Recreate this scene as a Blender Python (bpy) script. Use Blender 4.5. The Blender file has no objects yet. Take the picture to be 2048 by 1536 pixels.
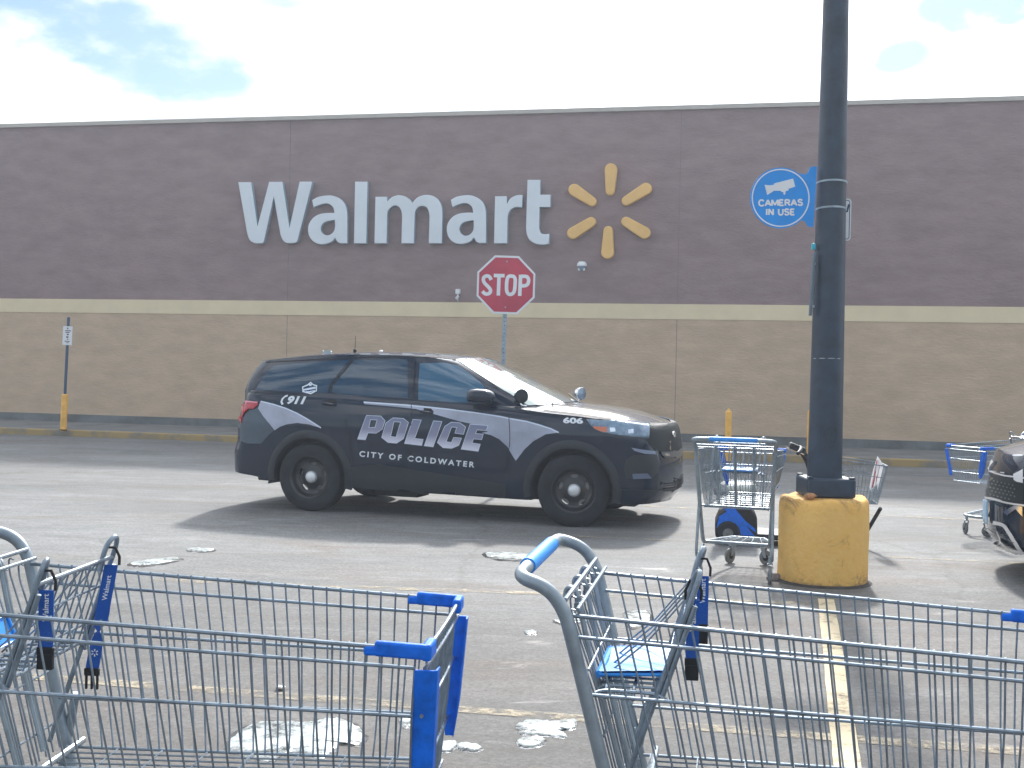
import bpy, bmesh, math, random
from mathutils import Vector, Matrix
from mathutils.bvhtree import BVHTree
random.seed(7)
PI = math.pi
sc = bpy.context.scene
col = sc.collection

# ------------------------------------------------------------------ camera
F_PX, CAM_H, PITCH, ROLL = 2400.0, 1.65, 0.0133, 0.0205
_f = Vector((0, math.cos(PITCH), -math.sin(PITCH)))
_u0 = Vector((0, math.sin(PITCH), math.cos(PITCH)))
_r0 = Vector((1, 0, 0))
CR = _r0 * math.cos(ROLL) + _u0 * math.sin(ROLL)
CU = -_r0 * math.sin(ROLL) + _u0 * math.cos(ROLL)
CF = _f
CAM = Vector((0, 0, CAM_H))
cd = bpy.data.cameras.new('camera')
cam = bpy.data.objects.new('camera', cd)
col.objects.link(cam)
cd.sensor_width = 36
cd.lens = F_PX / 2048 * 36
cd.clip_start = 0.05
cd.clip_end = 2000
m = Matrix((CR, CU, -CF)).transposed().to_4x4()
m.translation = CAM
cam.matrix_world = m
sc.camera = cam

def ray(px, py):
    return (CR * ((px - 1024) / F_PX) + CU * ((768 - py) / F_PX) + CF).normalized()
def proj(p):
    d = Vector(p) - CAM
    return (1024 + F_PX * d.dot(CR) / d.dot(CF), 768 - F_PX * d.dot(CU) / d.dot(CF))
def ground(px, py, z=0.0):
    d = ray(px, py)
    return CAM + d * ((z - CAM.z) / d.z)
def at_depth(px, py, y):
    d = ray(px, py)
    return CAM + d * ((y - CAM.y) / d.y)

# ------------------------------------------------------------------ sky + sun
SUN_EL, SUN_AZ = math.radians(38), math.radians(10)     # azimuth from +Y towards +X: sun stands behind the store
sun_dir = Vector((math.sin(SUN_AZ) * math.cos(SUN_EL), math.cos(SUN_AZ) * math.cos(SUN_EL), math.sin(SUN_EL)))
sd = bpy.data.lights.new('sun', 'SUN')
sd.energy = 2.45
sd.angle = math.radians(3.4)
sd.color = (1.0, 0.955, 0.89)
so = bpy.data.objects.new('sun', sd)
col.objects.link(so)
so.rotation_euler = sun_dir.to_track_quat('Z', 'Y').to_euler()
so.location = (0, 0, 30)

w = bpy.data.worlds.new('World')
sc.world = w
w.use_nodes = True
nt = w.node_tree
for n in list(nt.nodes):
    nt.nodes.remove(n)
def N(t, typ, **kw):
    n = t.nodes.new(typ)
    for k, v in kw.items():
        setattr(n, k, v)
    return n
wo = N(nt, 'ShaderNodeOutputWorld')
sky = N(nt, 'ShaderNodeTexSky', sky_type='NISHITA', sun_disc=False)
sky.sun_elevation = SUN_EL
sky.sun_rotation = SUN_AZ
sky.air_density = 1.2
sky.dust_density = 0.6
sky.ozone_density = 2.5
bg1 = N(nt, 'ShaderNodeBackground')
bg1.inputs[1].default_value = 0.06
tint = N(nt, 'ShaderNodeMix', data_type='RGBA', blend_type='MULTIPLY')
tint.inputs[0].default_value = 1.0
tint.inputs[7].default_value = (0.90, 0.95, 0.94, 1)
nt.links.new(sky.outputs[0], tint.inputs[6])
nt.links.new(tint.outputs[2], bg1.inputs[0])
bg2 = N(nt, 'ShaderNodeBackground')
mix = N(nt, 'ShaderNodeMixShader')
tc = N(nt, 'ShaderNodeTexCoord')
sep = N(nt, 'ShaderNodeSeparateXYZ')
nt.links.new(tc.outputs['Generated'], sep.inputs[0])
def wmath(op, a, b=None, c=None):
    n = N(nt, 'ShaderNodeMath', operation=op)
    for i, v in enumerate((a, b, c)):
        if v is None:
            continue
        if isinstance(v, (int, float)):
            n.inputs[i].default_value = v
        else:
            nt.links.new(v, n.inputs[i])
    return n.outputs[0]
# project the direction onto a cloud layer, so clouds flatten towards the horizon
zz = wmath('MAXIMUM', wmath('ADD', sep.outputs[2], 0.30), 0.05)
cx = wmath('DIVIDE', sep.outputs[0], zz)
cy = wmath('DIVIDE', sep.outputs[1], zz)
comb = N(nt, 'ShaderNodeCombineXYZ')
nt.links.new(cx, comb.inputs[0]); nt.links.new(cy, comb.inputs[1])
cn = N(nt, 'ShaderNodeTexNoise')
cn.inputs['Scale'].default_value = 4.5
cn.inputs['Detail'].default_value = 9
cn.inputs['Roughness'].default_value = 0.56
cn.inputs['Distortion'].default_value = 0.1
nt.links.new(comb.outputs[0], cn.inputs['Vector'])
# two gaps of open sky (directions), the rest mostly covered
def gap(px, py, rad, amount, sx=1.0, sz=2.2):
    d = ray(px, py)
    a = wmath('MULTIPLY', wmath('SUBTRACT', sep.outputs[0], d.x), sx)
    b = wmath('MULTIPLY', wmath('SUBTRACT', sep.outputs[2], d.z), sz)
    c = wmath('MULTIPLY', wmath('SUBTRACT', sep.outputs[1], d.y), 1.0)
    dist = wmath('SQRT', wmath('ADD', wmath('ADD', wmath('MULTIPLY', a, a), wmath('MULTIPLY', b, b)), wmath('MULTIPLY', c, c)))
    mr = N(nt, 'ShaderNodeMapRange', interpolation_type='SMOOTHSTEP')
    nt.links.new(dist, mr.inputs[0])
    mr.inputs[1].default_value = 0; mr.inputs[2].default_value = rad
    mr.inputs[3].default_value = amount; mr.inputs[4].default_value = 0
    return mr.outputs[0]
g = gap(0, 0, 0.12, 0.38)
for a_ in ((170, 50, 0.12, 0.27), (330, 110, 0.11, 0.26), (460, 155, 0.07, 0.25), (1920, 30, 0.09, 0.66), (1790, 125, 0.055, 0.55), (1980, -20, 0.07, 0.45)):
    g = wmath('ADD', g, gap(*a_))
g = wmath('MINIMUM', g, 0.62)
# behind the photographer the sky is bluer
back = N(nt, 'ShaderNodeMapRange', interpolation_type='SMOOTHSTEP')
nt.links.new(sep.outputs[1], back.inputs[0])
back.inputs[1].default_value = -0.6; back.inputs[2].default_value = 0.5
back.inputs[3].default_value = 0.30; back.inputs[4].default_value = 0.0
g = wmath('ADD', g, back.outputs[0])
dens = wmath('SUBTRACT', wmath('MULTIPLY_ADD', wmath('SUBTRACT', cn.outputs[0], 0.5), 1.7, 0.74), g)
cov = N(nt, 'ShaderNodeMapRange', interpolation_type='SMOOTHSTEP')
nt.links.new(dens, cov.inputs[0])
cov.inputs[1].default_value = 0.28; cov.inputs[2].default_value = 0.66
cn2 = N(nt, 'ShaderNodeTexNoise')
cn2.inputs['Scale'].default_value = 2.1
cn2.inputs['Detail'].default_value = 4
nt.links.new(comb.outputs[0], cn2.inputs['Vector'])
cr = N(nt, 'ShaderNodeValToRGB')
nt.links.new(cn2.outputs[0], cr.inputs[0])
cr.color_ramp.elements[0].position = 0.36; cr.color_ramp.elements[0].color = (0.52, 0.56, 0.62, 1)
cr.color_ramp.elements[1].position = 0.62; cr.color_ramp.elements[1].color = (0.94, 0.97, 1, 1)
nt.links.new(cr.outputs[0], bg2.inputs[0])
# clouds behind the camera are set brighter, filling the shaded wall
cs = N(nt, 'ShaderNodeMapRange')
nt.links.new(sep.outputs[1], cs.inputs[0])
cs.inputs[1].default_value = -1; cs.inputs[2].default_value = 1
cs.inputs[3].default_value = 0.90; cs.inputs[4].default_value = 0.74
# thin cloud glows round the veiled sun
dt = wmath('ADD', wmath('ADD', wmath('MULTIPLY', sep.outputs[0], sun_dir.x), wmath('MULTIPLY', sep.outputs[1], sun_dir.y)), wmath('MULTIPLY', sep.outputs[2], sun_dir.z))
gm = N(nt, 'ShaderNodeMapRange', interpolation_type='SMOOTHSTEP')
nt.links.new(dt, gm.inputs[0])
gm.inputs[1].default_value = 0.86; gm.inputs[2].default_value = 1.0; gm.inputs[3].default_value = 1.0; gm.inputs[4].default_value = 6.0
nt.links.new(wmath('MULTIPLY', cs.outputs[0], gm.outputs[0]), bg2.inputs[1])
nt.links.new(cov.outputs[0], mix.inputs[0])
nt.links.new(bg1.outputs[0], mix.inputs[1]); nt.links.new(bg2.outputs[0], mix.inputs[2])
nt.links.new(mix.outputs[0], wo.inputs[0])

sc.view_settings.view_transform = 'Standard'
sc.view_settings.look = 'None'
sc.view_settings.gamma = 1
sc.view_settings.exposure = 1.12
sc.view_settings.use_curve_mapping = False
sc.cycles.max_bounces = 6
sc.cycles.transparent_max_bounces = 16

# ------------------------------------------------------------------ materials
def srgb(r, g, b):
    return tuple(((c / 255 + 0.055) / 1.055) ** 2.4 if c > 10 else c / 255 / 12.92 for c in (r, g, b))
def mat(name, c, rough=0.5, metal=0.0, var=0.0, scale=5.0, bump=0.0, bscale=60.0, coat=0.0, spec=0.5, stretch=None, c2=None, thr=(0.35, 0.65)):
    M = bpy.data.materials.new(name)
    M.use_nodes = True
    t = M.node_tree
    b = t.nodes['Principled BSDF']
    b.inputs['Base Color'].default_value = (*c, 1)
    b.inputs['Roughness'].default_value = rough
    b.inputs['Metallic'].default_value = metal
    b.inputs['Coat Weight'].default_value = coat
    b.inputs['Coat Roughness'].default_value = 0.03
    b.inputs['Specular IOR Level'].default_value = spec
    co = N(t, 'ShaderNodeTexCoord')
    vec = co.outputs['Object']
    if stretch:
        mp = N(t, 'ShaderNodeMapping')
        mp.inputs['Scale'].default_value = stretch
        t.links.new(vec, mp.inputs[0])
        vec = mp.outputs[0]
    if var > 0 or c2:
        n = N(t, 'ShaderNodeTexNoise')
        n.inputs['Scale'].default_value = scale
        n.inputs['Detail'].default_value = 7
        n.inputs['Roughness'].default_value = 0.62
        t.links.new(vec, n.inputs['Vector'])
        r = N(t, 'ShaderNodeValToRGB')
        r.color_ramp.elements[0].position = thr[0]
        r.color_ramp.elements[1].position = thr[1]
        if c2:
            r.color_ramp.elements[0].color = (*c, 1); r.color_ramp.elements[1].color = (*c2, 1)
        else:
            r.color_ramp.elements[0].color = (*[x * (1 - var) for x in c], 1)
            r.color_ramp.elements[1].color = (*[min(1, x * (1 + var)) for x in c], 1)
        t.links.new(n.outputs[0], r.inputs[0])
        t.links.new(r.outputs[0], b.inputs['Base Color'])
    if bump > 0:
        n2 = N(t, 'ShaderNodeTexNoise')
        n2.inputs['Scale'].default_value = bscale
        n2.inputs['Detail'].default_value = 5
        t.links.new(vec, n2.inputs['Vector'])
        bp = N(t, 'ShaderNodeBump')
        bp.inputs['Strength'].default_value = bump
        bp.inputs['Distance'].default_value = 0.02
        t.links.new(n2.outputs[0], bp.inputs['Height'])
        t.links.new(bp.outputs[0], b.inputs['Normal'])
    return M

M_ = {}
M_['paint'] = mat('black_paint', (0.0008, 0.010, 0.030), 0.5, coat=1.0, spec=0.05)
M_['plastic'] = mat('dark_plastic', (0.008, 0.014, 0.022), 0.55, var=0.15, scale=8, bump=0.08, bscale=200)
M_['rubber'] = mat('rubber', (0.009, 0.013, 0.019), 0.8, var=0.35, scale=9, bump=0.2, bscale=90)
M_['glass'] = mat('tinted_glass', (0.004, 0.038, 0.080), 0.04, spec=0.9)
M_['glass_light'] = mat('clear_glass', (0.030, 0.115, 0.20), 0.05, spec=0.9)
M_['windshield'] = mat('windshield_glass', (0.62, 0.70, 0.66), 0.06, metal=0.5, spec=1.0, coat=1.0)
M_['chrome'] = mat('chrome', (0.78, 0.80, 0.84), 0.2, metal=1.0)
M_['silver'] = mat('silver_vinyl', (0.40, 0.43, 0.54), 0.42, var=0.25, scale=1.3)
M_['silver_edge'] = mat('silver_edge_vinyl', (0.68, 0.76, 0.90), 0.45)
M_['white_vinyl'] = mat('white_vinyl', (0.75, 0.80, 0.86), 0.4)
M_['black'] = mat('matte_black', (0.008, 0.009, 0.011), 0.7)
M_['seam'] = mat('seam_black', (0.002, 0.003, 0.004), 0.8)
M_['redlens'] = mat('red_lens', (0.50, 0.012, 0.03), 0.25, coat=0.6, var=0.25, scale=14)
M_['amber'] = mat('amber_lens', (0.65, 0.16, 0.06), 0.35, coat=0.5)
M_['lens'] = mat('head_lamp_lens', (0.10, 0.17, 0.26), 0.12, coat=0.8, c2=(0.30, 0.42, 0.55), scale=9)
M_['steel'] = mat('galvanised_wire', (0.24, 0.29, 0.34), 0.38, metal=0.6, var=0.25, scale=20)
M_['steel_frame'] = mat('zinc_tube', (0.29, 0.34, 0.38), 0.42, metal=0.6, var=0.2, scale=12)
M_['blue'] = mat('blue_plastic', (0.006, 0.150, 0.72), 0.5, spec=0.25, var=0.22, scale=22, bump=0.12, bscale=60)
M_['blue_grip'] = mat('blue_grip', (0.025, 0.27, 0.76), 0.42, var=0.1, scale=20)
M_['blue_belt'] = mat('blue_webbing', (0.010, 0.095, 0.42), 0.8, bump=0.4, bscale=400)
M_['white'] = mat('white_paint', (0.78, 0.80, 0.82), 0.5, var=0.05, scale=3)
M_['sign_blue'] = mat('sign_blue', (0.006, 0.29, 0.80), 0.5, var=0.06, scale=6)
M_['red'] = mat('sign_red', (0.52, 0.045, 0.085), 0.5, var=0.12, scale=3)
M_['galv'] = mat('galvanised_post', (0.36, 0.43, 0.48), 0.5, metal=0.5, var=0.2, scale=15)
M_['pole'] = mat('painted_pole', (0.020, 0.038, 0.066), 0.42, var=0.3, scale=7, bump=0.1, bscale=30)
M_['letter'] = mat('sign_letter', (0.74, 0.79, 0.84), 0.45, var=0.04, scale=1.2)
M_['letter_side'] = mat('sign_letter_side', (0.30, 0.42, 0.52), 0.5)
M_['ray'] = mat('sign_yellow', (0.86, 0.52, 0.16), 0.5, var=0.06, scale=2)
M_['wheel_grey'] = mat('grey_rubber', (0.16, 0.17, 0.18), 0.7, var=0.3, scale=30)
M_['bollard'] = mat('yellow_bollard', (0.86, 0.46, 0.08), 0.6, var=0.18, scale=6)
M_['post_blue'] = mat('blue_steel_post', (0.012, 0.055, 0.13), 0.5)

def yellow_concrete():
    M = mat('yellow_concrete', (0.66, 0.33, 0.05), 0.85, bump=0.5, bscale=25)
    t = M.node_tree; b = t.nodes['Principled BSDF']
    co = N(t, 'ShaderNodeTexCoord')
    n = N(t, 'ShaderNodeTexNoise'); n.inputs['Scale'].default_value = 4.5; n.inputs['Detail'].default_value = 11; n.inputs['Roughness'].default_value = 0.78; n.inputs['Distortion'].default_value = 0.6
    t.links.new(co.outputs['Object'], n.inputs['Vector'])
    sp = N(t, 'ShaderNodeSeparateXYZ'); t.links.new(co.outputs['Object'], sp.inputs[0])
    # dirt creeps in at the foot and the rim of the concrete
    r1 = N(t, 'ShaderNodeMapRange'); t.links.new(sp.outputs[2], r1.inputs[0])
    r1.inputs[1].default_value = 0.0; r1.inputs[2].default_value = 0.10; r1.inputs[3].default_value = 0.24; r1.inputs[4].default_value = 0.0
    r2 = N(t, 'ShaderNodeMapRange'); t.links.new(sp.outputs[2], r2.inputs[0])
    r2.inputs[1].default_value = 0.55; r2.inputs[2].default_value = 0.67; r2.inputs[3].default_value = 0.0; r2.inputs[4].default_value = 0.12
    a = N(t, 'ShaderNodeMath', operation='ADD'); t.links.new(r1.outputs[0], a.inputs[0]); t.links.new(r2.outputs[0], a.inputs[1])
    a2 = N(t, 'ShaderNodeMath', operation='ADD'); t.links.new(a.outputs[0], a2.inputs[0]); t.links.new(n.outputs[0], a2.inputs[1])
    cr = N(t, 'ShaderNodeValToRGB'); t.links.new(a2.outputs[0], cr.inputs[0])
    e = cr.color_ramp.elements
    e[0].position = 0.30; e[0].color = (0.88, 0.56, 0.19, 1)
    e[1].position = 0.80; e[1].color = (0.10, 0.07, 0.05, 1)
    x = e.new(0.58); x.color = (0.84, 0.49, 0.13, 1)
    x = e.new(0.67); x.color = (0.50, 0.29, 0.10, 1)
    t.links.new(cr.outputs[0], b.inputs['Base Color'])
    return M
M_['yconc'] = yellow_concrete()

def asphalt():
    M = bpy.data.materials.new('asphalt'); M.use_nodes = True
    t = M.node_tree; b = t.nodes['Principled BSDF']
    b.inputs['Roughness'].default_value = 0.85
    geo = N(t, 'ShaderNodeNewGeometry')
    def noise(scale, det=6, rough=0.6, stretch=(1, 1, 1), dist=0.0):
        mp = N(t, 'ShaderNodeMapping'); mp.inputs['Scale'].default_value = stretch
        mp.inputs['Rotation'].default_value = (0, 0, math.radians(12))
        t.links.new(geo.outputs['Position'], mp.inputs[0])
        n = N(t, 'ShaderNodeTexNoise'); n.inputs['Scale'].default_value = scale
        n.inputs['Detail'].default_value = det; n.inputs['Roughness'].default_value = rough
        n.inputs['Distortion'].default_value = dist
        t.links.new(mp.outputs[0], n.inputs['Vector'])
        return n.outputs[0]
    def ramp(v, p0, c0, p1, c1):
        r = N(t, 'ShaderNodeValToRGB'); t.links.new(v, r.inputs[0])
        r.color_ramp.elements[0].position = p0; r.color_ramp.elements[0].color = (*c0, 1)
        r.color_ramp.elements[1].position = p1; r.color_ramp.elements[1].color = (*c1, 1)
        return r.outputs[0]
    def mx(fac, a, bb, mode='MIX'):
        k = N(t, 'ShaderNodeMix', data_type='RGBA', blend_type=mode)
        for i, v in ((0, fac), (6, a), (7, bb)):
            if isinstance(v, (int, float)): k.inputs[i].default_value = v
            elif isinstance(v, tuple): k.inputs[i].default_value = (*v, 1)
            else: t.links.new(v, k.inputs[i])
        return k.outputs[2]
    base = ramp(noise(0.45, 6, 0.65, (0.6, 1.4, 1)), 0.34, (0.116, 0.119, 0.121), 0.66, (0.208, 0.212, 0.213))
    # worn, browner patches
    br = ramp(noise(0.8, 7, 0.7, (0.5, 1.6, 1), 0.6), 0.50, (0, 0, 0), 0.68, (1, 1, 1))
    c = mx(br, base, (0.150, 0.132, 0.120))
    # pale salt film
    sl = ramp(noise(1.3, 8, 0.72, (0.45, 1.9, 1), 0.4), 0.56, (0, 0, 0), 0.74, (0.8, 0.8, 0.8))
    c = mx(sl, c, (0.30, 0.305, 0.31))
    # dark damp spots
    dk = ramp(noise(2.3, 7, 0.7, (0.5, 1.5, 1), 0.8), 0.60, (0, 0, 0), 0.74, (0.85, 0.85, 0.85))
    c = mx(dk, c, (0.075, 0.07, 0.068))
    # aggregate speckle
    sp = ramp(noise(34, 4, 0.85), 0.36, (0.58, 0.58, 0.58), 0.66, (1.38, 1.38, 1.38))
    c = mx(1.0, c, sp, 'MULTIPLY')
    md = ramp(noise(6.5, 8, 0.75, (0.7, 1.4, 1), 0.5), 0.36, (0.80, 0.80, 0.80), 0.62, (1.14, 1.14, 1.14))
    c = mx(1.0, c, md, 'MULTIPLY')
    # long faint tyre tracks sweeping across the lane
    tk = ramp(noise(1.1, 3, 0.5, (0.10, 3.2, 1), 0.3), 0.52, (0, 0, 0), 0.70, (0.40, 0.40, 0.40))
    c = mx(tk, c, (0.10, 0.098, 0.095))
    # scattered light grit
    gr_ = ramp(noise(120, 2, 0.5), 0.66, (0, 0, 0), 0.72, (0.5, 0.5, 0.5))
    c = mx(gr_, c, (0.50, 0.49, 0.47))
    # asphalt multiplied darker and browner towards the camera
    spx = N(t, 'ShaderNodeSeparateXYZ'); t.links.new(geo.outputs['Position'], spx.inputs[0])
    nz = N(t, 'ShaderNodeMath', operation='MULTIPLY_ADD'); t.links.new(noise(0.7, 6, 0.65), nz.inputs[0]); nz.inputs[1].default_value = 5.0; t.links.new(spx.outputs[1], nz.inputs[2])
    mrd = N(t, 'ShaderNodeMapRange', interpolation_type='SMOOTHSTEP'); t.links.new(nz.outputs[0], mrd.inputs[0])
    mrd.inputs[1].default_value = 7.5; mrd.inputs[2].default_value = 14.0; mrd.inputs[3].default_value = 1.0; mrd.inputs[4].default_value = 0.0
    c = mx(mrd.outputs[0], c, mx(1.0, c, (0.62, 0.585, 0.56), 'MULTIPLY'))
    # cracks
    mp = N(t, 'ShaderNodeMapping'); t.links.new(geo.outputs['Position'], mp.inputs[0])
    nn = N(t, 'ShaderNodeTexNoise'); nn.inputs['Scale'].default_value = 1.6; nn.inputs['Detail'].default_value = 5
    t.links.new(geo.outputs['Position'], nn.inputs['Vector'])
    add = N(t, 'ShaderNodeMix', data_type='VECTOR'); add.inputs[0].default_value = 0.28
    t.links.new(mp.outputs[0], add.inputs[4]); t.links.new(nn.outputs[1], add.inputs[5])
    vo = N(t, 'ShaderNodeTexVoronoi', feature='DISTANCE_TO_EDGE'); vo.inputs['Scale'].default_value = 0.30
    t.links.new(add.outputs[1], vo.inputs['Vector'])
    ck = ramp(vo.outputs[0], 0.0, (0.35, 0.35, 0.35), 0.007, (0, 0, 0))
    c = mx(ck, c, (0.06, 0.056, 0.053))
    t.links.new(c, b.inputs['Base Color'])
    rr = N(t, 'ShaderNodeMapRange'); t.links.new(dk, rr.inputs[0]); rr.inputs[3].default_value = 0.82; rr.inputs[4].default_value = 0.45
    t.links.new(rr.outputs[0], b.inputs['Roughness'])
    bp = N(t, 'ShaderNodeBump'); bp.inputs['Strength'].default_value = 0.5; bp.inputs['Distance'].default_value = 0.006
    t.links.new(noise(55, 5, 0.7), bp.inputs['Height']); t.links.new(bp.outputs[0], b.inputs['Normal'])
    return M
M_['asphalt'] = asphalt()

def worn_paint(name, c, amount):
    """road paint that has worn through to the asphalt in places"""
    M = bpy.data.materials.new(name); M.use_nodes = True
    t = M.node_tree; b = t.nodes['Principled BSDF']; b.inputs['Roughness'].default_value = 0.8
    out = t.nodes['Material Output']
    geo = N(t, 'ShaderNodeNewGeometry')
    n = N(t, 'ShaderNodeTexNoise'); n.inputs['Scale'].default_value = 4.5; n.inputs['Detail'].default_value = 10; n.inputs['Roughness'].default_value = 0.8
    t.links.new(geo.outputs['Position'], n.inputs['Vector'])
    r = N(t, 'ShaderNodeMapRange'); t.links.new(n.outputs[0], r.inputs[0])
    r.inputs[1].default_value = amount - 0.07; r.inputs[2].default_value = amount + 0.10
    r.inputs[3].default_value = 1.0; r.inputs[4].default_value = 0.06
    tr = N(t, 'ShaderNodeBsdfTransparent'); mi = N(t, 'ShaderNodeMixShader')
    t.links.new(r.outputs[0], mi.inputs[0]); t.links.new(tr.outputs[0], mi.inputs[1]); t.links.new(b.outputs[0], mi.inputs[2])
    t.links.new(mi.outputs[0], out.inputs[0])
    b.inputs['Base Color'].default_value = (*c, 1)
    return M
M_['line'] = worn_paint('faded_yellow_line', (0.42, 0.355, 0.25), 0.44)
M_['line_bold'] = worn_paint('cream_line', (0.56, 0.46, 0.30), 0.58)
M_['kerb_yellow'] = mat('kerb_yellow', (0.40, 0.28, 0.11), 0.85, c2=(0.22, 0.20, 0.16), scale=1.6, thr=(0.45, 0.6), bump=0.3)
M_['walk'] = mat('sidewalk_concrete', (0.17, 0.175, 0.175), 0.9, var=0.22, scale=1.5, bump=0.3)
M_['upper'] = mat('brown_block_wall', (0.280, 0.198, 0.196), 0.9, var=0.12, scale=1.6, bump=0.55, bscale=13, stretch=(0.8, 1, 2.2))
M_['lower'] = mat('tan_block_wall', (0.57, 0.425, 0.292), 0.9, var=0.10, scale=1.8, bump=0.55, bscale=13, stretch=(0.8, 1, 2.2))
M_['band'] = mat('cream_band', (0.80, 0.67, 0.44), 0.8, var=0.05, scale=1.5, bump=0.2)
M_['found'] = mat('grey_foundation', (0.155, 0.165, 0.165), 0.9, var=0.25, scale=2, bump=0.4)
M_['coping'] = mat('beige_coping', (0.50, 0.46, 0.41), 0.6, var=0.06, scale=2)
M_['ice'] = worn_paint('melting_ice', (0.52, 0.57, 0.57), 0.51)
M_['ice'].node_tree.nodes['Principled BSDF'].inputs['Roughness'].default_value = 0.3
M_['wet'] = worn_paint('wet_asphalt', (0.09, 0.09, 0.088), 0.50)
M_['wet'].node_tree.nodes['Principled BSDF'].inputs['Roughness'].default_value = 0.12

# ------------------------------------------------------------------ mesh helpers
class MB:
    def __init__(s):
        s.v = []; s.f = []
    def add(s, vs, fs):
        o = len(s.v)
        s.v += [tuple(p) for p in vs]
        s.f += [tuple(i + o for i in f) for f in fs]
        return s
    def box(s, c, size, rot=None):
        x, y, z = [a / 2 for a in size]
        vs = [Vector((sx * x, sy * y, sz * z)) for sz in (-1, 1) for sy in (-1, 1) for sx in (-1, 1)]
        if rot is not None:
            vs = [rot @ v for v in vs]
        vs = [v + Vector(c) for v in vs]
        return s.add(vs, [(0, 2, 3, 1), (4, 5, 7, 6), (0, 1, 5, 4), (2, 6, 7, 3), (0, 4, 6, 2), (1, 3, 7, 5)])
    def tube(s, pts, r, n=8, cap=True, closed=False):
        pts = [Vector(p) for p in pts]
        k = len(pts)
        rr = r if isinstance(r, (list, tuple)) else [r] * k
        tan = []
        for i in range(k):
            if closed:
                t = pts[(i + 1) % k] - pts[i - 1]
            elif i == 0: t = pts[1] - pts[0]
            elif i == k - 1: t = pts[-1] - pts[-2]
            else: t = (pts[i + 1] - pts[i]).normalized() + (pts[i] - pts[i - 1]).normalized()
            tan.append(t.normalized())
        a = Vector((0, 0, 1)) if abs(tan[0].z) < 0.9 else Vector((1, 0, 0))
        nx = tan[0].cross(a).normalized()
        vs = []
        for i in range(k):
            nx = (nx - tan[i] * nx.dot(tan[i])).normalized()
            ny = tan[i].cross(nx)
            for j in range(n):
                q = 2 * PI * j / n
                vs.append(pts[i] + (nx * math.cos(q) + ny * math.sin(q)) * rr[i])
        fs = []
        for i in range(k if closed else k - 1):
            for j in range(n):
                p, q = i * n, ((i + 1) % k) * n
                fs.append((p + j, p + (j + 1) % n, q + (j + 1) % n, q + j))
        if cap and not closed:
            fs.append(tuple(range(n - 1, -1, -1))); fs.append(tuple((k - 1) * n + j for j in range(n)))
        return s.add(vs, fs)
    def lathe(s, prof, n=32, axis='z', c=(0, 0, 0), cap=True):
        vs = []
        for (r, h) in prof:
            for j in range(n):
                q = 2 * PI * j / n
                a, b = r * math.cos(q), r * math.sin(q)
                p = {'z': (a, b, h), 'y': (a, h, b), 'x': (h, a, b)}[axis]
                vs.append((p[0] + c[0], p[1] + c[1], p[2] + c[2]))
        fs = []
        for i in range(len(prof) - 1):
            for j in range(n):
                fs.append((i * n + j, i * n + (j + 1) % n, (i + 1) * n + (j + 1) % n, (i + 1) * n + j))
        if cap:
            fs.append(tuple(range(n - 1, -1, -1))); fs.append(tuple((len(prof) - 1) * n + j for j in range(n)))
        return s.add(vs, fs)
    def grid(s, fn, us, vs_, flip=False):
        V = [fn(u, v) for v in vs_ for u in us]
        nu = len(us); F = []
        for j in range(len(vs_) - 1):
            for i in range(nu - 1):
                q = (j * nu + i, j * nu + i + 1, (j + 1) * nu + i + 1, (j + 1) * nu + i)
                F.append(q[::-1] if flip else q)
        return s.add(V, F)
    def build(s, name, material, parent=None, smooth=True, bevel=0.0, angle=40, loc=None, recalc=True):
        me = bpy.data.meshes.new(name)
        me.from_pydata(s.v, [], s.f)
        if recalc:
            bm = bmesh.new(); bm.from_mesh(me)
            bmesh.ops.recalc_face_normals(bm, faces=bm.faces)
            bm.to_mesh(me); bm.free()
        if smooth:
            me.shade_smooth()
            me.set_sharp_from_angle(angle=math.radians(angle))
        me.materials.append(material)
        o = bpy.data.objects.new(name, me)
        col.objects.link(o)
        if parent is not None: o.parent = parent
        if loc is not None: o.location = loc
        if bevel > 0:
            b = o.modifiers.new('bevel', 'BEVEL'); b.width = bevel; b.segments = 2; b.limit_method = 'ANGLE'
        return o
def empty(name, loc=(0, 0, 0), rz=0.0, scale=1.0):
    o = bpy.data.objects.new(name, None)
    col.objects.link(o)
    o.location = loc; o.rotation_euler = (0, 0, rz); o.scale = (scale,) * 3
    o.empty_display_size = 0.2
    return o
def tag(o, label, cat, group=None):
    o['label'] = label; o['category'] = cat
    if group: o['group'] = group
    return o
def struct(o):
    o['kind'] = 'structure'
    return o
def fillet(pts, r, k=5):
    """round the corners of a polyline"""
    pts = [Vector(p) for p in pts]
    out = [pts[0]]
    for i in range(1, len(pts) - 1):
        a, b, c = pts[i - 1], pts[i], pts[i + 1]
        d1 = min(r, (a - b).length * 0.48); d2 = min(r, (c - b).length * 0.48)
        p, q = b + (a - b).normalized() * d1, b + (c - b).normalized() * d2
        for j in range(k + 1):
            t = j / k
            out.append(p * (1 - t) ** 2 + b * 2 * t * (1 - t) + q * t * t)
    out.append(pts[-1])
    return out
def crom(pts, per=4, closed=False):
    """Catmull-Rom through the points"""
    pts = [Vector(p) for p in pts]
    n = len(pts); out = []
    for i in range(n if closed else n - 1):
        P = lambda j: pts[j % n] if closed else pts[max(0, min(n - 1, j))]
        p0, p1, p2, p3 = P(i - 1), P(i), P(i + 1), P(i + 2)
        for k in range(per):
            t = k / per
            out.append(0.5 * ((2 * p1) + (p2 - p0) * t + (2 * p0 - 5 * p1 + 4 * p2 - p3) * t * t + (3 * p1 - p0 - 3 * p2 + p3) * t ** 3))
    if not closed: out.append(pts[-1])
    return out
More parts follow.
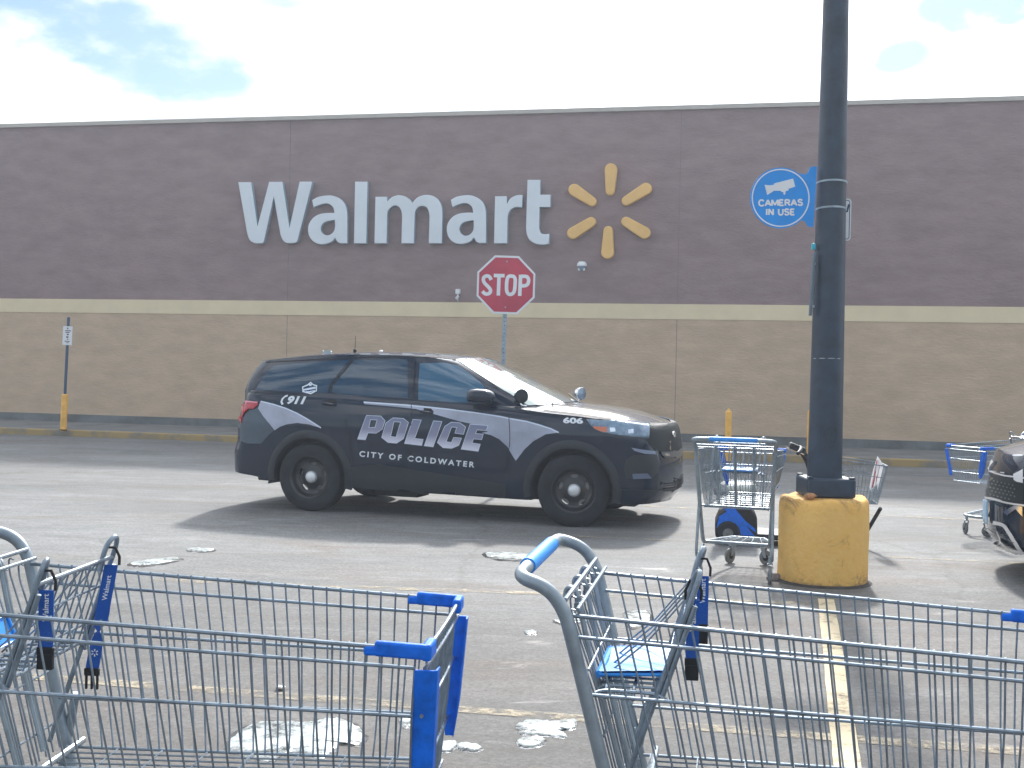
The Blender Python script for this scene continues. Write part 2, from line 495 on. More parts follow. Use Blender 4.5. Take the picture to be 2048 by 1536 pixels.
def interp(x, tab):
    if x <= tab[0][0]: return tab[0][1]
    for (a, va), (b, vb) in zip(tab, tab[1:]):
        if x <= b:
            t = (x - a) / (b - a)
            return va + (vb - va) * t
    return tab[-1][1]

def mesh2d(loops, offset=0.0, extrude=0.0, bevel=0.0):
    """filled flat (or extruded) mesh from 2-D loops, holes handled by the curve filler; returns (verts, faces)"""
    cu = bpy.data.curves.new('tmp', 'CURVE')
    cu.dimensions = '2D'; cu.fill_mode = 'BOTH'; cu.offset = offset; cu.extrude = extrude; cu.bevel_depth = bevel
    for L in loops:
        sp = cu.splines.new('POLY'); sp.points.add(len(L) - 1)
        for i, p in enumerate(L): sp.points[i].co = (p[0], p[1], 0, 1)
        sp.use_cyclic_u = True
    return curve_mesh(cu)
def text2d(body, size=1.0, offset=0.0, spacing=1.0, align='CENTER', shear=0.0):
    cu = bpy.data.curves.new('tmp', 'FONT')
    cu.body = body; cu.size = size; cu.offset = offset; cu.space_character = spacing
    cu.align_x = align; cu.align_y = 'CENTER'; cu.shear = shear; cu.resolution_u = 4
    return curve_mesh(cu)
def curve_mesh(cu):
    o = bpy.data.objects.new('tmp', cu); col.objects.link(o)
    dg = bpy.context.evaluated_depsgraph_get()
    me = bpy.data.meshes.new_from_object(o.evaluated_get(dg))
    V = [v.co.copy() for v in me.vertices]; F = [tuple(p.vertices) for p in me.polygons]
    bpy.data.objects.remove(o); bpy.data.meshes.remove(me)
    return V, F
def bounds(V):
    xs = [v[0] for v in V]; ys = [v[1] for v in V]
    return min(xs), max(xs), min(ys), max(ys)

# ------------------------------------------------------------------ the store wall frame
WA = math.radians(12.6)
WE = Vector((math.cos(WA), -math.sin(WA), 0))          # along the wall to the right
WN = Vector((-math.sin(WA), -math.cos(WA), 0))         # out of the wall, towards the lot
W0 = Vector((0, 26.72, 0))
def wall_uv(px, py, off=0.0):
    d = ray(px, py); P0 = W0 + WN * off
    t = (P0 - CAM).dot(WN) / d.dot(WN)
    p = CAM + d * t
    return (p - W0).dot(WE), p.z
def wall_p(u, v, off=0.0):
    return W0 + WE * u + WN * off + Vector((0, 0, v))
WALL_ROT = Matrix((WE, WN * -1, Vector((0, 0, 1)))).transposed()   # local x along, local -y out of the wall

# ================================================================== SETTING
# ---- ground
mb = MB()
mb.add([(-150, -120, 0), (150, -120, 0), (150, 200, 0), (-150, 200, 0)], [(0, 1, 2, 3)])
g_ = struct(mb.build('parking_lot', M_['asphalt'], smooth=False))
# a far rim of ground so the lot reaches the horizon
mb = MB()
mb.add([(-1200, -1200, -0.05), (1200, -1200, -0.05), (1200, 1200, -0.05), (-1200, 1200, -0.05)], [(0, 1, 2, 3)])
struct(mb.build('ground', M_['walk'], smooth=False))

# ---- kerb and sidewalk in front of the wall
ka = ground(480, 885)
koff = (ka - W0).dot(WN)                       # distance of the kerb face from the wall
KH = 0.135
def wbox(name, u0, u1, o0, o1, z0, z1, m, parent=None, bevel=0.0):
    mb = MB()
    vs = [wall_p(u, z, o) for z in (z0, z1) for o in (o0, o1) for u in (u0, u1)]
    mb.add(vs, [(0, 1, 3, 2), (4, 6, 7, 5), (0, 4, 5, 1), (2, 3, 7, 6), (0, 2, 6, 4), (1, 5, 7, 3)])
    return mb.build(name, m, parent, smooth=False, bevel=bevel)
struct(wbox('kerb', -60, 40, koff - 0.16, koff, -0.05, KH, M_['kerb_yellow'], bevel=0.02))
struct(wbox('sidewalk', -60, 40, 0.0, koff - 0.163, -0.04, KH - 0.004, M_['walk']))

# ---- parking lines and worn markings
def stripe(a, b, width, m, z=0.004):
    a, b = Vector(a), Vector(b)
    d = (b - a).normalized(); n = Vector((-d.y, d.x, 0)) * width / 2
    mb = MB(); k = 24
    rnd = random.Random(int(width * 1000) + int(a.x * 10))
    vs = []
    for i in range(k + 1):
        p = a.lerp(b, i / k)
        j1, j2 = rnd.uniform(-.006, .006), rnd.uniform(-.006, .006)
        vs += [p + n * (1 + j1 / width) + Vector((0, 0, z)), p - n * (1 + j2 / width) + Vector((0, 0, z))]
    fs = [(2 * i, 2 * i + 1, 2 * i + 3, 2 * i + 2) for i in range(k)]
    mb.add(vs, fs)
    return struct(mb.build('parking_line', m, smooth=False))
def gl(a, b, w_, m, z=0.004):
    A, B = ground(*a), ground(*b)
    d = (B - A).normalized()
    return stripe(A, B, w_, m, z)
gl((1652, 1200), (1708, 1640), 0.115, M_['line_bold'], 0.008)
gl((-150, 1338), (2250, 1520), 0.11, M_['line'])
gl((880, 1180), (1640, 1208), 0.11, M_['line'])
gl((1740, 1112), (2200, 1136), 0.10, M_['line'])
gl((1120, 1072), (1400, 1084), 0.10, M_['line'])
gl((1740, 1030), (2200, 1054), 0.14, M_['line'])
gl((1290, 1012), (1390, 1018), 0.14, M_['line'])
gl((300, 1160), (880, 1181), 0.11, M_['line'])

# ---- patches of melting ice / salty slush on the asphalt
def blotch(name, pts, m, h=0.012, seed=1):
    rnd = random.Random(seed)
    P = crom([(p[0], p[1], 0) for p in pts], 7, closed=True)
    jj = 3.6 if len(P) > 60 else 2.0
    P = [ground(p.x + rnd.uniform(-jj, jj), p.y + rnd.uniform(-jj * .45, jj * .45)) for p in P]
    c = sum(P, Vector()) / len(P)
    n = len(P); mb = MB(); vs = []
    for k, (s, z) in enumerate(((1.0, min(0.003, h * .5)), (0.965, h * 0.7), (0.8, h), (0.45, h * 1.1))):
        for p in P:
            q = c + (p - c) * s * (1 + (rnd.uniform(-.02, .02) if k in (1, 2) else 0))
            vs.append(Vector((q.x, q.y, z + (rnd.uniform(-.002, .002) if k > 1 else 0))))
    vs.append(Vector((c.x, c.y, h * 1.1)))
    fs = []
    for k in range(3):
        for i in range(n):
            fs.append((k * n + i, k * n + (i + 1) % n, (k + 1) * n + (i + 1) % n, (k + 1) * n + i))
    for i in range(n): fs.append((3 * n + i, 3 * n + (i + 1) % n, 4 * n))
    mb.add(vs, fs)
    return struct(mb.build(name, m, smooth=True, angle=80))
ICE = [
    [(460, 1500), (478, 1462), (540, 1443), (610, 1446), (660, 1436), (705, 1448), (730, 1475), (712, 1492), (690, 1478), (668, 1500), (640, 1520), (590, 1506), (540, 1524), (500, 1516)],
    [(1035, 1452), (1060, 1440), (1105, 1444), (1150, 1440), (1146, 1458), (1120, 1462), (1130, 1474), (1085, 1472), (1042, 1468)],
    [(1036, 1480), (1060, 1476), (1088, 1478), (1080, 1492), (1045, 1494)],
    [(884, 1486), (912, 1484), (905, 1500), (884, 1503)],
    [(915, 1490), (940, 1488), (964, 1496), (950, 1503), (920, 1500)],
    [(972, 1107), (1000, 1104), (1058, 1108), (1062, 1116), (1030, 1120), (985, 1116)],
    [(375, 1099), (395, 1096), (428, 1098), (418, 1103), (385, 1103)],
    [(262, 1126), (300, 1119), (350, 1115), (358, 1120), (318, 1128), (275, 1131)],
    [(1252, 1225), (1290, 1222), (1300, 1240), (1268, 1256), (1255, 1246)],
    [(1050, 1262), (1068, 1260), (1072, 1267), (1054, 1269)],
    [(800, 1440), (822, 1436), (826, 1450), (808, 1458)],
    [(1110, 1240), (1160, 1236), (1172, 1243), (1125, 1247)],
]
for i, p in enumerate(ICE):
    cx0 = sum(q[0] for q in p) / len(p); cy0 = sum(q[1] for q in p) / len(p)
    f_ = 1.06 if len(p) > 8 else 1.15
    blotch('wet_patch', [(cx0 + (x - cx0) * f_, cy0 + 2 + (y - cy0) * f_) for x, y in p], M_['wet'], 0.0022, i + 40)
    blotch('ice_patch', p, M_['ice'], 0.010 if i < 5 else 0.006, i + 3)
# crumpled scrap of white paper
p = ground(561, 1379)
mb = MB(); rnd = random.Random(5)
V = []
for j in range(5):
    for i in range(6):
        V.append((p.x + (i - 2.5) * 0.0085, p.y + (j - 2) * 0.014, 0.006 + rnd.uniform(0, 0.018)))
mb.add(V, [(j * 6 + i, j * 6 + i + 1, j * 6 + i + 7, j * 6 + i + 6) for j in range(4) for i in range(5)])
tag(mb.build('paper_scrap', M_['white'], smooth=False), 'tiny crumpled white scrap of paper lying on the asphalt behind the left cart', 'litter')
# small rusty stone beside the concrete base top is part of the base; a broken chunk lies at its foot
p = ground(1551, 1166)

# ================================================================== STORE
store = empty('store_building', W0)
tag(store, 'long windowless brown and tan store wall with a cream band', 'building')
def spart(o):
    mw = o.matrix_world.copy()
    o.data.transform(Matrix.Translation(-W0))
    o.parent = store
    return o
_, vtop = wall_uv(1024, 221); _, vcop = wall_uv(1024, 229)
_, vb1 = wall_uv(1024, 605.5); _, vb0 = wall_uv(1024, 635)
_, vf = wall_uv(480, 839)
UL, UR = -42, 26
spart(wbox('foundation', UL, UR, -6, 0.03, KH - 0.1, vf, M_['found']))
spart(wbox('lower_wall', UL, UR, -6, 0.0, vf, vb0, M_['lower']))
spart(wbox('band', UL, UR, -6, 0.012, vb0, vb1, M_['band']))
spart(wbox('upper_wall', UL, UR, -6, 0.0, vb1, vcop, M_['upper']))
spart(wbox('coping', UL, UR, -6, 0.07, vcop, vtop, M_['coping']))
# control joints: narrow strips of sealant between the wall panels
for px in (577, 1357):
    u, _ = wall_uv(px, 500)
    for (z0, z1, m_) in ((vb1 + .01, vcop - 0.01, M_['upper']), (vf + .01, vb0 - .01, M_['lower'])):
        sealant = M_.setdefault('sealant', mat('joint_sealant', (0.19, 0.150, 0.145), 0.9))
        if px == 577 and z0 > 2: sealant = M_.setdefault('sealant_pale', mat('pale_sealant', (0.20, 0.17, 0.17), 0.9, c2=(0.09, 0.075, 0.08), scale=1.2, thr=(0.45, 0.55)))
        spart(wbox('wall_joint', u - 0.005, u + 0.005, -0.01, 0.003, z0, z1, sealant))
# louvered grille low on the wall behind the vehicle
uu, vv = wall_uv(925, 704)
for k in range(4):
    pass

# ---- raised lettering
A = lambda L: [(470 + x / 6.4, 340 + y / 6.4) for x, y in L]
B = lambda L: [(790 + x / 6.4, 340 + y / 6.4) for x, y in L]
def sm(L, corners):
    """smooth the outline but keep the listed vertices sharp"""
    n = len(L); out = []
    for i in range(n):
        p1, p2 = L[i], L[(i + 1) % n]
        p0 = L[i - 1] if i not in corners else p1
        p3 = L[(i + 2) % n] if (i + 1) % n not in corners else p2
        if i in corners and (i + 1) % n in corners:
            out.append(p1); continue
        for k in range(5):
            t = k / 5
            out.append(tuple(0.5 * ((2 * b) + (c - a) * t + (2 * a - 5 * b + 4 * c - d) * t * t + (3 * b - a - 3 * c + d) * t ** 3)
                             for a, b, c, d in zip(p0, p1, p2, p3)))
    return out
_a = [(985, 385), (1060, 345), (1150, 328), (1240, 328), (1330, 360), (1395, 420), (1430, 510), (1437, 620), (1437, 940), (1350, 940), (1310, 920), (1280, 870), (1240, 915), (1170, 945), (1080, 950), (1000, 915), (950, 850), (932, 770), (945, 690), (1000, 610), (1080, 565), (1180, 550), (1270, 550), (1255, 480), (1200, 435), (1130, 432), (1060, 455), (1005, 480)]
_ac = {0, 7, 8, 9, 11, 22, 27}
_ah = [(1275, 640), (1190, 655), (1130, 680), (1098, 740), (1110, 800), (1160, 835), (1220, 825), (1265, 780), (1278, 720)]
_ahc = {0}
sh = lambda L, dx, dy: [(x + dx, y + dy) for x, y in L]
_w = [(40, 155), (205, 155), (285, 720), (435, 150), (605, 150), (695, 740), (825, 148), (990, 148), (800, 900), (775, 930), (690, 940), (640, 925), (605, 890), (580, 830), (495, 340), (370, 910), (345, 938), (260, 940), (205, 915), (172, 870), (150, 790)]
_m = [(-253, 342), (-103, 342), (-100, 400), (-40, 345), (40, 322), (120, 335), (180, 370), (220, 420), (280, 355), (350, 325), (430, 320), (510, 345), (570, 405), (600, 490), (605, 600), (598, 940), (430, 940), (440, 600), (430, 530), (400, 475), (345, 460), (290, 480), (255, 540), (250, 620), (240, 940), (80, 940), (88, 600), (80, 530), (50, 475), (0, 455), (-50, 475), (-95, 530), (-103, 620), (-108, 940), (-265, 940)]
_r = [(1280, 335), (1430, 335), (1432, 430), (1480, 360), (1550, 325), (1632, 318), (1625, 480), (1550, 475), (1490, 500), (1450, 560), (1440, 640), (1435, 940), (1265, 940)]
_t = [(1695, 125), (1860, 125), (1857, 315), (1990, 315), (1988, 475), (1850, 475), (1845, 740), (1865, 805), (1910, 820), (1975, 815), (1970, 945), (1900, 957), (1800, 945), (1720, 895), (1685, 820), (1675, 740)]
LET = [
    [A(sm(_w, {0, 1, 2, 3, 4, 5, 6, 7, 8, 10, 13, 14, 15, 17, 20}))],
    [A(sm(_a, _ac)), A(sm(_ah, _ahc))],
    [A([(1535, 148), (1695, 148), (1680, 940), (1520, 940)])],
    [B(sm(_m, {0, 1, 2, 7, 14, 15, 16, 17, 23, 24, 25, 26, 32, 33, 34}))],
    [B(sm(sh(_a, -272, -4), _ac)), B(sm(sh(_ah, -272, 4), _ahc))],
    [B(sm(_r, {0, 1, 2, 5, 6, 10, 11, 12}))],
    [B(sm(_t, {0, 1, 2, 3, 4, 5, 6, 9, 10, 15}))],
]
store_sign = empty('store_sign', wall_p(0, 0))
tag(store_sign, 'large pale lettering with a yellow six-ray emblem raised on brown wall', 'sign')
def wall_solid(name, loops, off, depth, m_face, parent, bev=0.018, side=None):
    L2 = [[wall_uv(x, y, off + depth) for x, y in L] for L in loops]
    V, F = mesh2d(L2, offset=-bev * 0.9, extrude=depth / 2 - bev, bevel=bev)
    mb = MB(); mb.add([WE * v[0] + WN * (off + depth / 2 + v[2]) + Vector((0, 0, v[1])) for v in V], F)
    o = mb.build(name, m_face, parent, smooth=True, angle=30)
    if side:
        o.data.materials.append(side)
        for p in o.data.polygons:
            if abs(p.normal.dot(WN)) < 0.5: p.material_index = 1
    return o
for L in LET:
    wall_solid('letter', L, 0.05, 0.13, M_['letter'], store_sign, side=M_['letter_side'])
def capsule(p, r, q, s, k=10):
    (x0, y0), (x1, y1) = p, q
    a = math.atan2(y1 - y0, x1 - x0); L = []
    for i in range(k + 1):
        t = a + PI / 2 + PI * i / k
        L.append((x0 + r * math.cos(t) * 1.0, y0 + r * math.sin(t)))
    for i in range(k + 1):
        t = a - PI / 2 + PI * i / k
        L.append((x1 + s * math.cos(t), y1 + s * math.sin(t)))
    return [(1110 + x / 6.982, 310 + y / 6.982) for x, y in L]
for a in (((778, 200), 86, (768, 500), 62), ((730, 1360), 88, (740, 1055), 64), ((268, 485), 84, (512, 648), 66),
          ((248, 1090), 82, (500, 932), 68), ((1268, 468), 82, (994, 638), 66), ((1247, 1085), 84, (990, 930), 68)):
    wall_solid('ray', [capsule(*a)], 0.05, 0.13, M_['ray'], store_sign, bev=0.03)

# ---- security cameras on the wall
def wall_camera(px, py, label, big):
    u, v = wall_uv(px, py)
    t = tag(empty('security_camera', wall_p(u, v, 0)), label, 'camera', 'white cameras fixed to the store wall')
    R = WALL_ROT
    L = lambda x, y, z: WE * x + WN * y + Vector((0, 0, z))
    if big:
        mb = MB(); mb.box((0, 0, 0), (0.09, 0.06, 0.09), R); mb.tube([L(0, 0, 0), L(0, .12, .02), L(0.02, .2, -.02)], 0.022, 8)
        mb.build('bracket', M_['white'], t)
        mb = MB(); mb.lathe([(0.02, .10), (.07, .095), (.105, .05), (.11, 0.0)], 20, 'z')
        o = mb.build('hood', M_['white'], t); o.location = L(.02, .2, -.02)
        mb = MB(); mb.lathe([(.085, 0), (.08, -.05), (.05, -.09), (.01, -.105)], 20, 'z')
        o = mb.build('dome', M_['lens'], t); o.location = L(.02, .2, -.025)
        for q in range(3):
            a = q * 2.1 + .6
            mb = MB(); mb.lathe([(0.026, .02), (.03, 0), (.02, -.03)], 10, 'z')
            o = mb.build('camera_head', M_['white'], t); o.location = L(.02 + .06 * math.cos(a), .2 + .06 * math.sin(a), -.09)
    else:
        mb = MB(); mb.box(L(0, .05, .05), (0.10, 0.10, 0.11), R)
        mb.build('junction_box', M_['white'], t, bevel=.012)
        mb = MB(); mb.tube([L(0, .05, .0), L(0, .06, -.06)], .018, 8)
        mb.tube([L(0, .04, -.06), L(.0, .15, -.10)], .034, 12)
        mb.build('camera_head', M_['white'], t)
        mb = MB(); mb.tube([L(0, .05, -.10), L(0, .06, -.17)], .012, 8)
        mb.build('conduit', M_['galv'], t)
wall_camera(917, 588, 'small white box camera on the wall just above the cream band', False)
wall_camera(1165, 532, 'white dome camera on the wall below the yellow six-ray emblem', True)

# ================================================================== BOLLARDS / SIGNS ON THE SIDEWALK
def bollard(px, py, htop_py, wpx, label, sign=False):
    p = ground(px, py, KH)
    sc_ = F_PX / p.y
    r = wpx / 2 / sc_
    h = (py - htop_py) / sc_
    t = empty('sign_post' if sign else 'bollard', p)
    tag(t, label, 'signpost' if sign else 'bollard', 'yellow bollards along the kerb')
    mb = MB()
    mb.lathe([(r, -0.02), (r, h - .03), (r * .94, h - .012), (r * .7, h)] + ([] if sign else [(r * .4, h + .02), (r * .25, h + .045)]), 24)
    mb.build('sleeve', M_['bollard'], t)
    mb = MB(); mb.lathe([(r * 1.12, -.01), (r * 1.1, .012), (r * 1.01, .016)], 24)
    mb.build('foot_ring', M_['black'], t)
    return t, sc_, r, h
tilt = 0.033
t, s_, r_, h_ = bollard(126.5, 860, 788, 13, 'leaning blue post in a yellow sleeve with a small white parking sign', True)
t.rotation_euler = (0, tilt, 0)
H = (860 - 634) / s_
mb = MB(); mb.box((0, 0, (h_ + H) / 2 - .01), (.055, .03, H - h_ + .02)); mb.build('post', M_['post_blue'], t, bevel=.004)
zc = (860 - 671) / s_
mb = MB(); mb.box((0.0, -.022, zc), (.20, .006, .40)); pl = mb.build('sign_plate', M_['white'], t, bevel=.002)
mb = MB()
for k, (wd, z, hh) in enumerate(((.03, .155, .03), (.12, .105, .018), (.09, .07, .018), (.045, .025, .03), (.05, -.03, .03), (.03, -.075, .022), (.11, -.12, .016), (.06, -.15, .012))):
    mb.box(((k % 2) * .008, -.0265, zc + z), (wd, .002, hh))
mb.build('lettering', M_.setdefault('ink', mat('sign_ink', (.10, .045, .09), .6)), t)
bollard(1455, 924, 822, 12.5, 'plain yellow bollard standing behind the empty cart near the kerb')
bollard(1619, 928, 821, 12.5, 'yellow bollard almost hidden behind the dark lamp post')

# ---- stop sign
D = 15.6
base = Vector((at_depth(1006, 720, D).x, D, 0)); topc = at_depth(1012, 570, D)
stop = tag(empty('stop_sign', (base.x - 0.03, D, 0)), 'red octagonal stop sign on a perforated galvanised post', 'sign')
lean = (topc.x - base.x) / (topc.z - 1.68) * 0.85
ht = topc.z
R0 = (1070 - 954) / 2 / (F_PX / D)                      # half width across the flats
xo = lambda z: topc.x - stop.location.x - (ht - z) * lean
mb = MB()
def up(z): return Vector((xo(z), 0, z))
W2 = .028
vs = []
for z in (0, ht - R0 * .97 + .55):
    c = up(z)
    for dx, dy in ((-W2, .0), (-W2 * .5, .0), (-W2 * .5, -.02), (W2 * .5, -.02), (W2 * .5, 0), (W2, 0), (W2, .004), (W2 * .42, .004), (W2 * .42, -.016), (-W2 * .42, -.016), (-W2 * .42, .004), (-W2, .004)):
        vs.append(c + Vector((dx, dy, 0)))
mb.add(vs, [(i, (i + 1) % 12, 12 + (i + 1) % 12, 12 + i) for i in range(12)])
mb.build('post', M_['galv'], stop, smooth=False)
_post = [c for c in stop.children if c.name.startswith('post')][0]
z = .3; ph = None
while z < ht - R0 - .02:
    c = up(z)
    if ph is None:
        mb = MB(); mb.lathe([(.0055, -.0012), (.0055, 0.0)], 8, 'y'); ph = mb.build('punch_hole', M_['black'], _post, smooth=False); hN = ph
    else:
        hN = ph.copy(); col.objects.link(hN)
    hN.location = (c.x, -.0212, c.z); z += .05
def octagon(r, cx, cz):
    q = r / math.cos(PI / 8)
    return [(cx + q * math.cos(PI / 8 + k * PI / 4 + 0.0), cz + q * math.sin(PI / 8 + k * PI / 4)) for k in range(8)]
def plate(loops, y, th, name, m, parent, tilt_=0.0, pivot=(0, 0)):
    V, F = mesh2d(loops, extrude=th / 2)
    mb = MB()
    c, s = math.cos(tilt_), math.sin(tilt_)
    vs = []
    for v in V:
        x, z = v[0] - pivot[0], v[1] - pivot[1]
        vs.append((pivot[0] + x * c + z * s, y + v[2], pivot[1] - x * s + z * c))
    mb.add(vs, F)
    return mb.build(name, m, parent, smooth=False)
cx_, cz_ = xo(ht), ht
sp = plate([octagon(R0, cx_, cz_)], -.03, .004, 'sign_plate', M_['white'], stop, .012, (cx_, cz_))
plate([octagon(R0 * .93, cx_, cz_)], -.0335, .002, 'red_field', M_['red'], stop, .012, (cx_, cz_))
# S T O P drawn as rounded strokes
def strokes(paths, wd):
    loops = []
    out = MB()
    for P in paths:
        closed = P[0] == 'c'
        P = P[1:] if closed else P
        P = [Vector((p[0], p[1], 0)) for p in P]
        n = len(P); Ls, Rs = [], []
        for i in range(n):
            a = P[i - 1] if (i > 0 or closed) else P[i]
            b = P[(i + 1) % n] if (i < n - 1 or closed) else P[i]
            d = (b - a).normalized(); nn = Vector((-d.y, d.x, 0)) * wd / 2
            Ls.append(P[i] + nn); Rs.append(P[i] - nn)
        vs = Ls + Rs
        fs = [(i, (i + 1) % n, n + (i + 1) % n, n + i) for i in range(n if closed else n - 1)]
        out.add(vs, fs)
    return out.v, out.f
pxs = F_PX / D
def SP(L, per=6, closed=False, straight=False):
    # crop coordinates of the sign close-up -> px
    Q = [(860 + x / 5.909, 480 + y / 5.908, 0) for x, y in L]
    Q = [Vector(q) for q in Q] if straight else crom(Q, per, closed)
    R = [((q.x - 1012) / pxs + cx_, (570 - q.y) / pxs + cz_) for q in Q]
    return (['c'] + R) if closed else R
S = SP([(723, 478), (700, 440), (668, 432), (637, 448), (630, 480), (645, 515), (685, 555), (715, 592), (712, 625), (685, 644), (650, 640), (622, 612)])
T1 = SP([(752, 425), (880, 425)], straight=True); T2 = SP([(815, 410), (810, 660)], straight=True)
O_ = SP([(958, 428), (930, 432), (912, 460), (905, 530), (908, 600), (925, 635), (952, 644), (980, 632), (998, 600), (1005, 530), (1005, 465), (988, 434)], closed=True)
P1 = SP([(1068, 410), (1062, 660)], straight=True)
P2 = SP([(1068, 428), (1120, 428), (1150, 438), (1164, 475), (1152, 520), (1120, 538), (1066, 538)], per=5)
V, F = strokes([S, T1, T2, O_, P1, P2], 42 / 5.909 / pxs)
mb = MB()
for i, (x, zz_) in enumerate([(v[0], v[1]) for v in V]):
    mb.v.append((x, -.0352, zz_))
# each stroke a hair apart in depth so that crossings never share a plane
mb.f = F
cnt = 0
for k, Pth in enumerate([S, T1, T2, O_, P1, P2]):
    n2 = 2 * (len(Pth) - (1 if Pth[0] == 'c' else 0))
    for i in range(cnt, cnt + n2):
        x, y, zz_ = mb.v[i]; mb.v[i] = (x, y - k * 0.0004, zz_)
    cnt += n2
mb.build('lettering', M_['white'], stop, smooth=False)
for dz in (R0 * .80, -R0 * .77):
    mb = MB(); c = up(ht + dz); mb.lathe([(.011, -.004), (.008, -.009)], 10, 'y', (c.x + .002, -.034, c.z))
    mb.build('bolt', M_['galv'], stop)

# ================================================================== LAMP POST
pb = ground(1645, 1177)
rb = 0.352
LP = Vector((ground(1645, 1177).x * 1.036, pb.y + rb, 0))
lamp = tag(empty('lamp_post', LP), 'dark round lamp post bolted on a fat yellow concrete base', 'lamp post')
mb = MB()
n = 56; rnd = random.Random(3)
prof = [(1.0, -.02), (1.0, .05), (.995, .2), (1.0, .4), (.995, .6), (.985, .645), (.955, .668), (.9, .676), (.6, .678), (.02, .68)]
vs = []
for r, z in prof:
    for j in range(n):
        q = 2 * PI * j / n
        chip = 0
        if z > .63 and r > .8:
            chip = .016 * math.sin(q * 3 + 1.0) * math.sin(q * 7) - (.02 if (3.9 < q < 4.25 or 5.1 < q < 5.25) else 0)
        rr = rb * (r + .006 * math.sin(5 * q + z * 9) + rnd.uniform(-.002, .002)) + chip * .5
        vs.append((rr * math.cos(q), rr * math.sin(q), z + chip * .6))
mb.add(vs, [(i * n + j, i * n + (j + 1) % n, (i + 1) * n + (j + 1) % n, (i + 1) * n + j) for i in range(len(prof) - 1) for j in range(n)] + [tuple((len(prof) - 1) * n + j for j in range(n))])
mb.build('concrete_base', M_['yconc'], lamp, angle=60)
# dark grout / stain ring at the foot
mb = MB(); mb.lathe([(rb * 1.10, .001), (rb * 1.04, .012), (rb * .98, .02)], 48, cap=False)
mb.build('grout_ring', mat('dark_grout', (.055, .05, .048), .95, var=.4, scale=12, bump=.5), lamp)
mb = MB(); mb.lathe([(.212, .681), (.212, .825), (.200, .84), (.16, .842)], 4, 'z', cap=False)
# square cover with bevelled corners
mb = MB(); mb.box((0.008, 0, .757), (.385, .385, .150))
bc = mb.build('base_cover', M_['pole'], lamp, bevel=.016)
for sx in (-1, 1):
    for sy in (-1, 1):
        mb = MB(); mb.box((.008 + sx * .165, sy * .165, .838), (.045, .045, .014)); mb.build('base_bolt_cap', M_['pole'], lamp, bevel=.004)
mb = MB()
for (z, r) in ((.832, .134), (1.2, .132), (2.6, .120), (4.6, .100), (7.5, .078)):
    mb.v += []
mb.lathe([(.137, .80), (.134, 1.0), (.124, 2.2), (.112, 3.4), (.101, 4.6), (.085, 6.5), (.07, 8.6)], 40)
pole = mb.build('pole', M_['pole'], lamp)
# a shoe-box luminaire at the top, out of the picture, on its arm
mb = MB(); mb.tube([(0, 0, 8.45), (-.5, 0, 8.5)], .04, 8); mb.build('arm', M_['pole'], lamp)
mb = MB(); mb.box((-.85, 0, 8.52), (.75, .42, .16)); mb.build('lamp_head', M_['pole'], lamp, bevel=.03)
# hand hole cover with a raised emblem
mb = MB()
def onpole(a, z, rr): return (rr * math.sin(a), -rr * math.cos(a), z)
ring = []
for k in range(28):
    q = 2 * PI * k / 28
    ring.append(onpole(.0 + .42 * math.cos(q), 1.165 + .085 * math.sin(q), .1345))
mb.tube(ring, .004, 6, closed=True)
for a, z0, z1 in ((0.0, 1.10, 1.21), (-.1, 1.12, 1.17), (.1, 1.12, 1.17)):
    mb.tube([onpole(a, z0, .1335), onpole(a, z1, .1335)], .004, 6)
mb.tube([onpole(-.16, 1.09, .1335), onpole(0, 1.075, .1335), onpole(.16, 1.09, .1335)], .006, 6)
mb.build('hand_hole_cover', M_['pole'], lamp)
mb = MB(); mb.tube([onpole(-1.2, 1.775, .129), onpole(-.6, 1.777, .1295), onpole(0, 1.778, .13), onpole(.6, 1.777, .1295)], .0035, 6)
mb.build('weld_line', M_['galv'], lamp)
# rusty rubble lying on the rim of the base
mb = MB()
V, F = [], []
bm = bmesh.new(); bmesh.ops.create_icosphere(bm, subdivisions=2, radius=.04)
for v in bm.verts: v.co *= 1 + random.uniform(-.25, .2)
for v in bm.verts: v.co.z *= .7; v.co.x *= 1.25
V = [v.co.copy() for v in bm.verts]; F = [tuple(q.index for q in f.verts) for f in bm.faces]; bm.free()
mb.add(V, F)
tag(mb.build('stone', mat('brown_stone', (.42, .22, .10), .9, var=.3, scale=20, bump=.5), loc=LP + Vector((-.165, -.215, .700))), 'small orange-brown stone lying on the yellow base beside the pole cover', 'stone')
mb = MB(); mb.add([(v.x * 1.5, v.y * 1.4, v.z * 1.5 + .02) for v in V], F)
tag(mb.build('stone', mat('grey_stone', (.28, .23, .22), .9, var=.3, scale=20, bump=.5), loc=ground(1551, 1160)), 'grey broken stone on the asphalt at the left foot of the yellow base', 'stone')

# ---- round camera sign on the pole
SY = LP.y - .04
S_ = F_PX / SY
cs = tag(empty('camera_sign', at_depth(1561, 396, SY)), 'round blue sign reading CAMERAS IN USE fixed to the left of the pole', 'sign')
def X5(L): return [((1480 + x / 8.533 - 1561) / S_, (396 - (320 + y / 8.533)) / S_) for x, y in L]
R = 60.5 / S_
circ = [(R * math.cos(2 * PI * k / 72), R * math.sin(2 * PI * k / 72)) for k in range(72)]
brk = X5([(1030, 225), (1090, 245), (1150, 200), (1175, 130), (1215, 100), (1300, 105), (1262, 1135), (1165, 1120), (1120, 1040), (1050, 1020), (960, 1000), (960, 300)])
def sp_(loops, y, th, name, m, parent, off=0.0):
    V, F = mesh2d(loops, extrude=th / 2, offset=off)
    mb = MB(); mb.add([(v[0], y + v[2], v[1]) for v in V], F)
    return mb.build(name, m, parent, smooth=False)
sp_([circ], 0, .012, 'disc', M_['sign_blue'], cs)
sp_([brk], .0005, .009, 'bracket', M_['sign_blue'], cs)
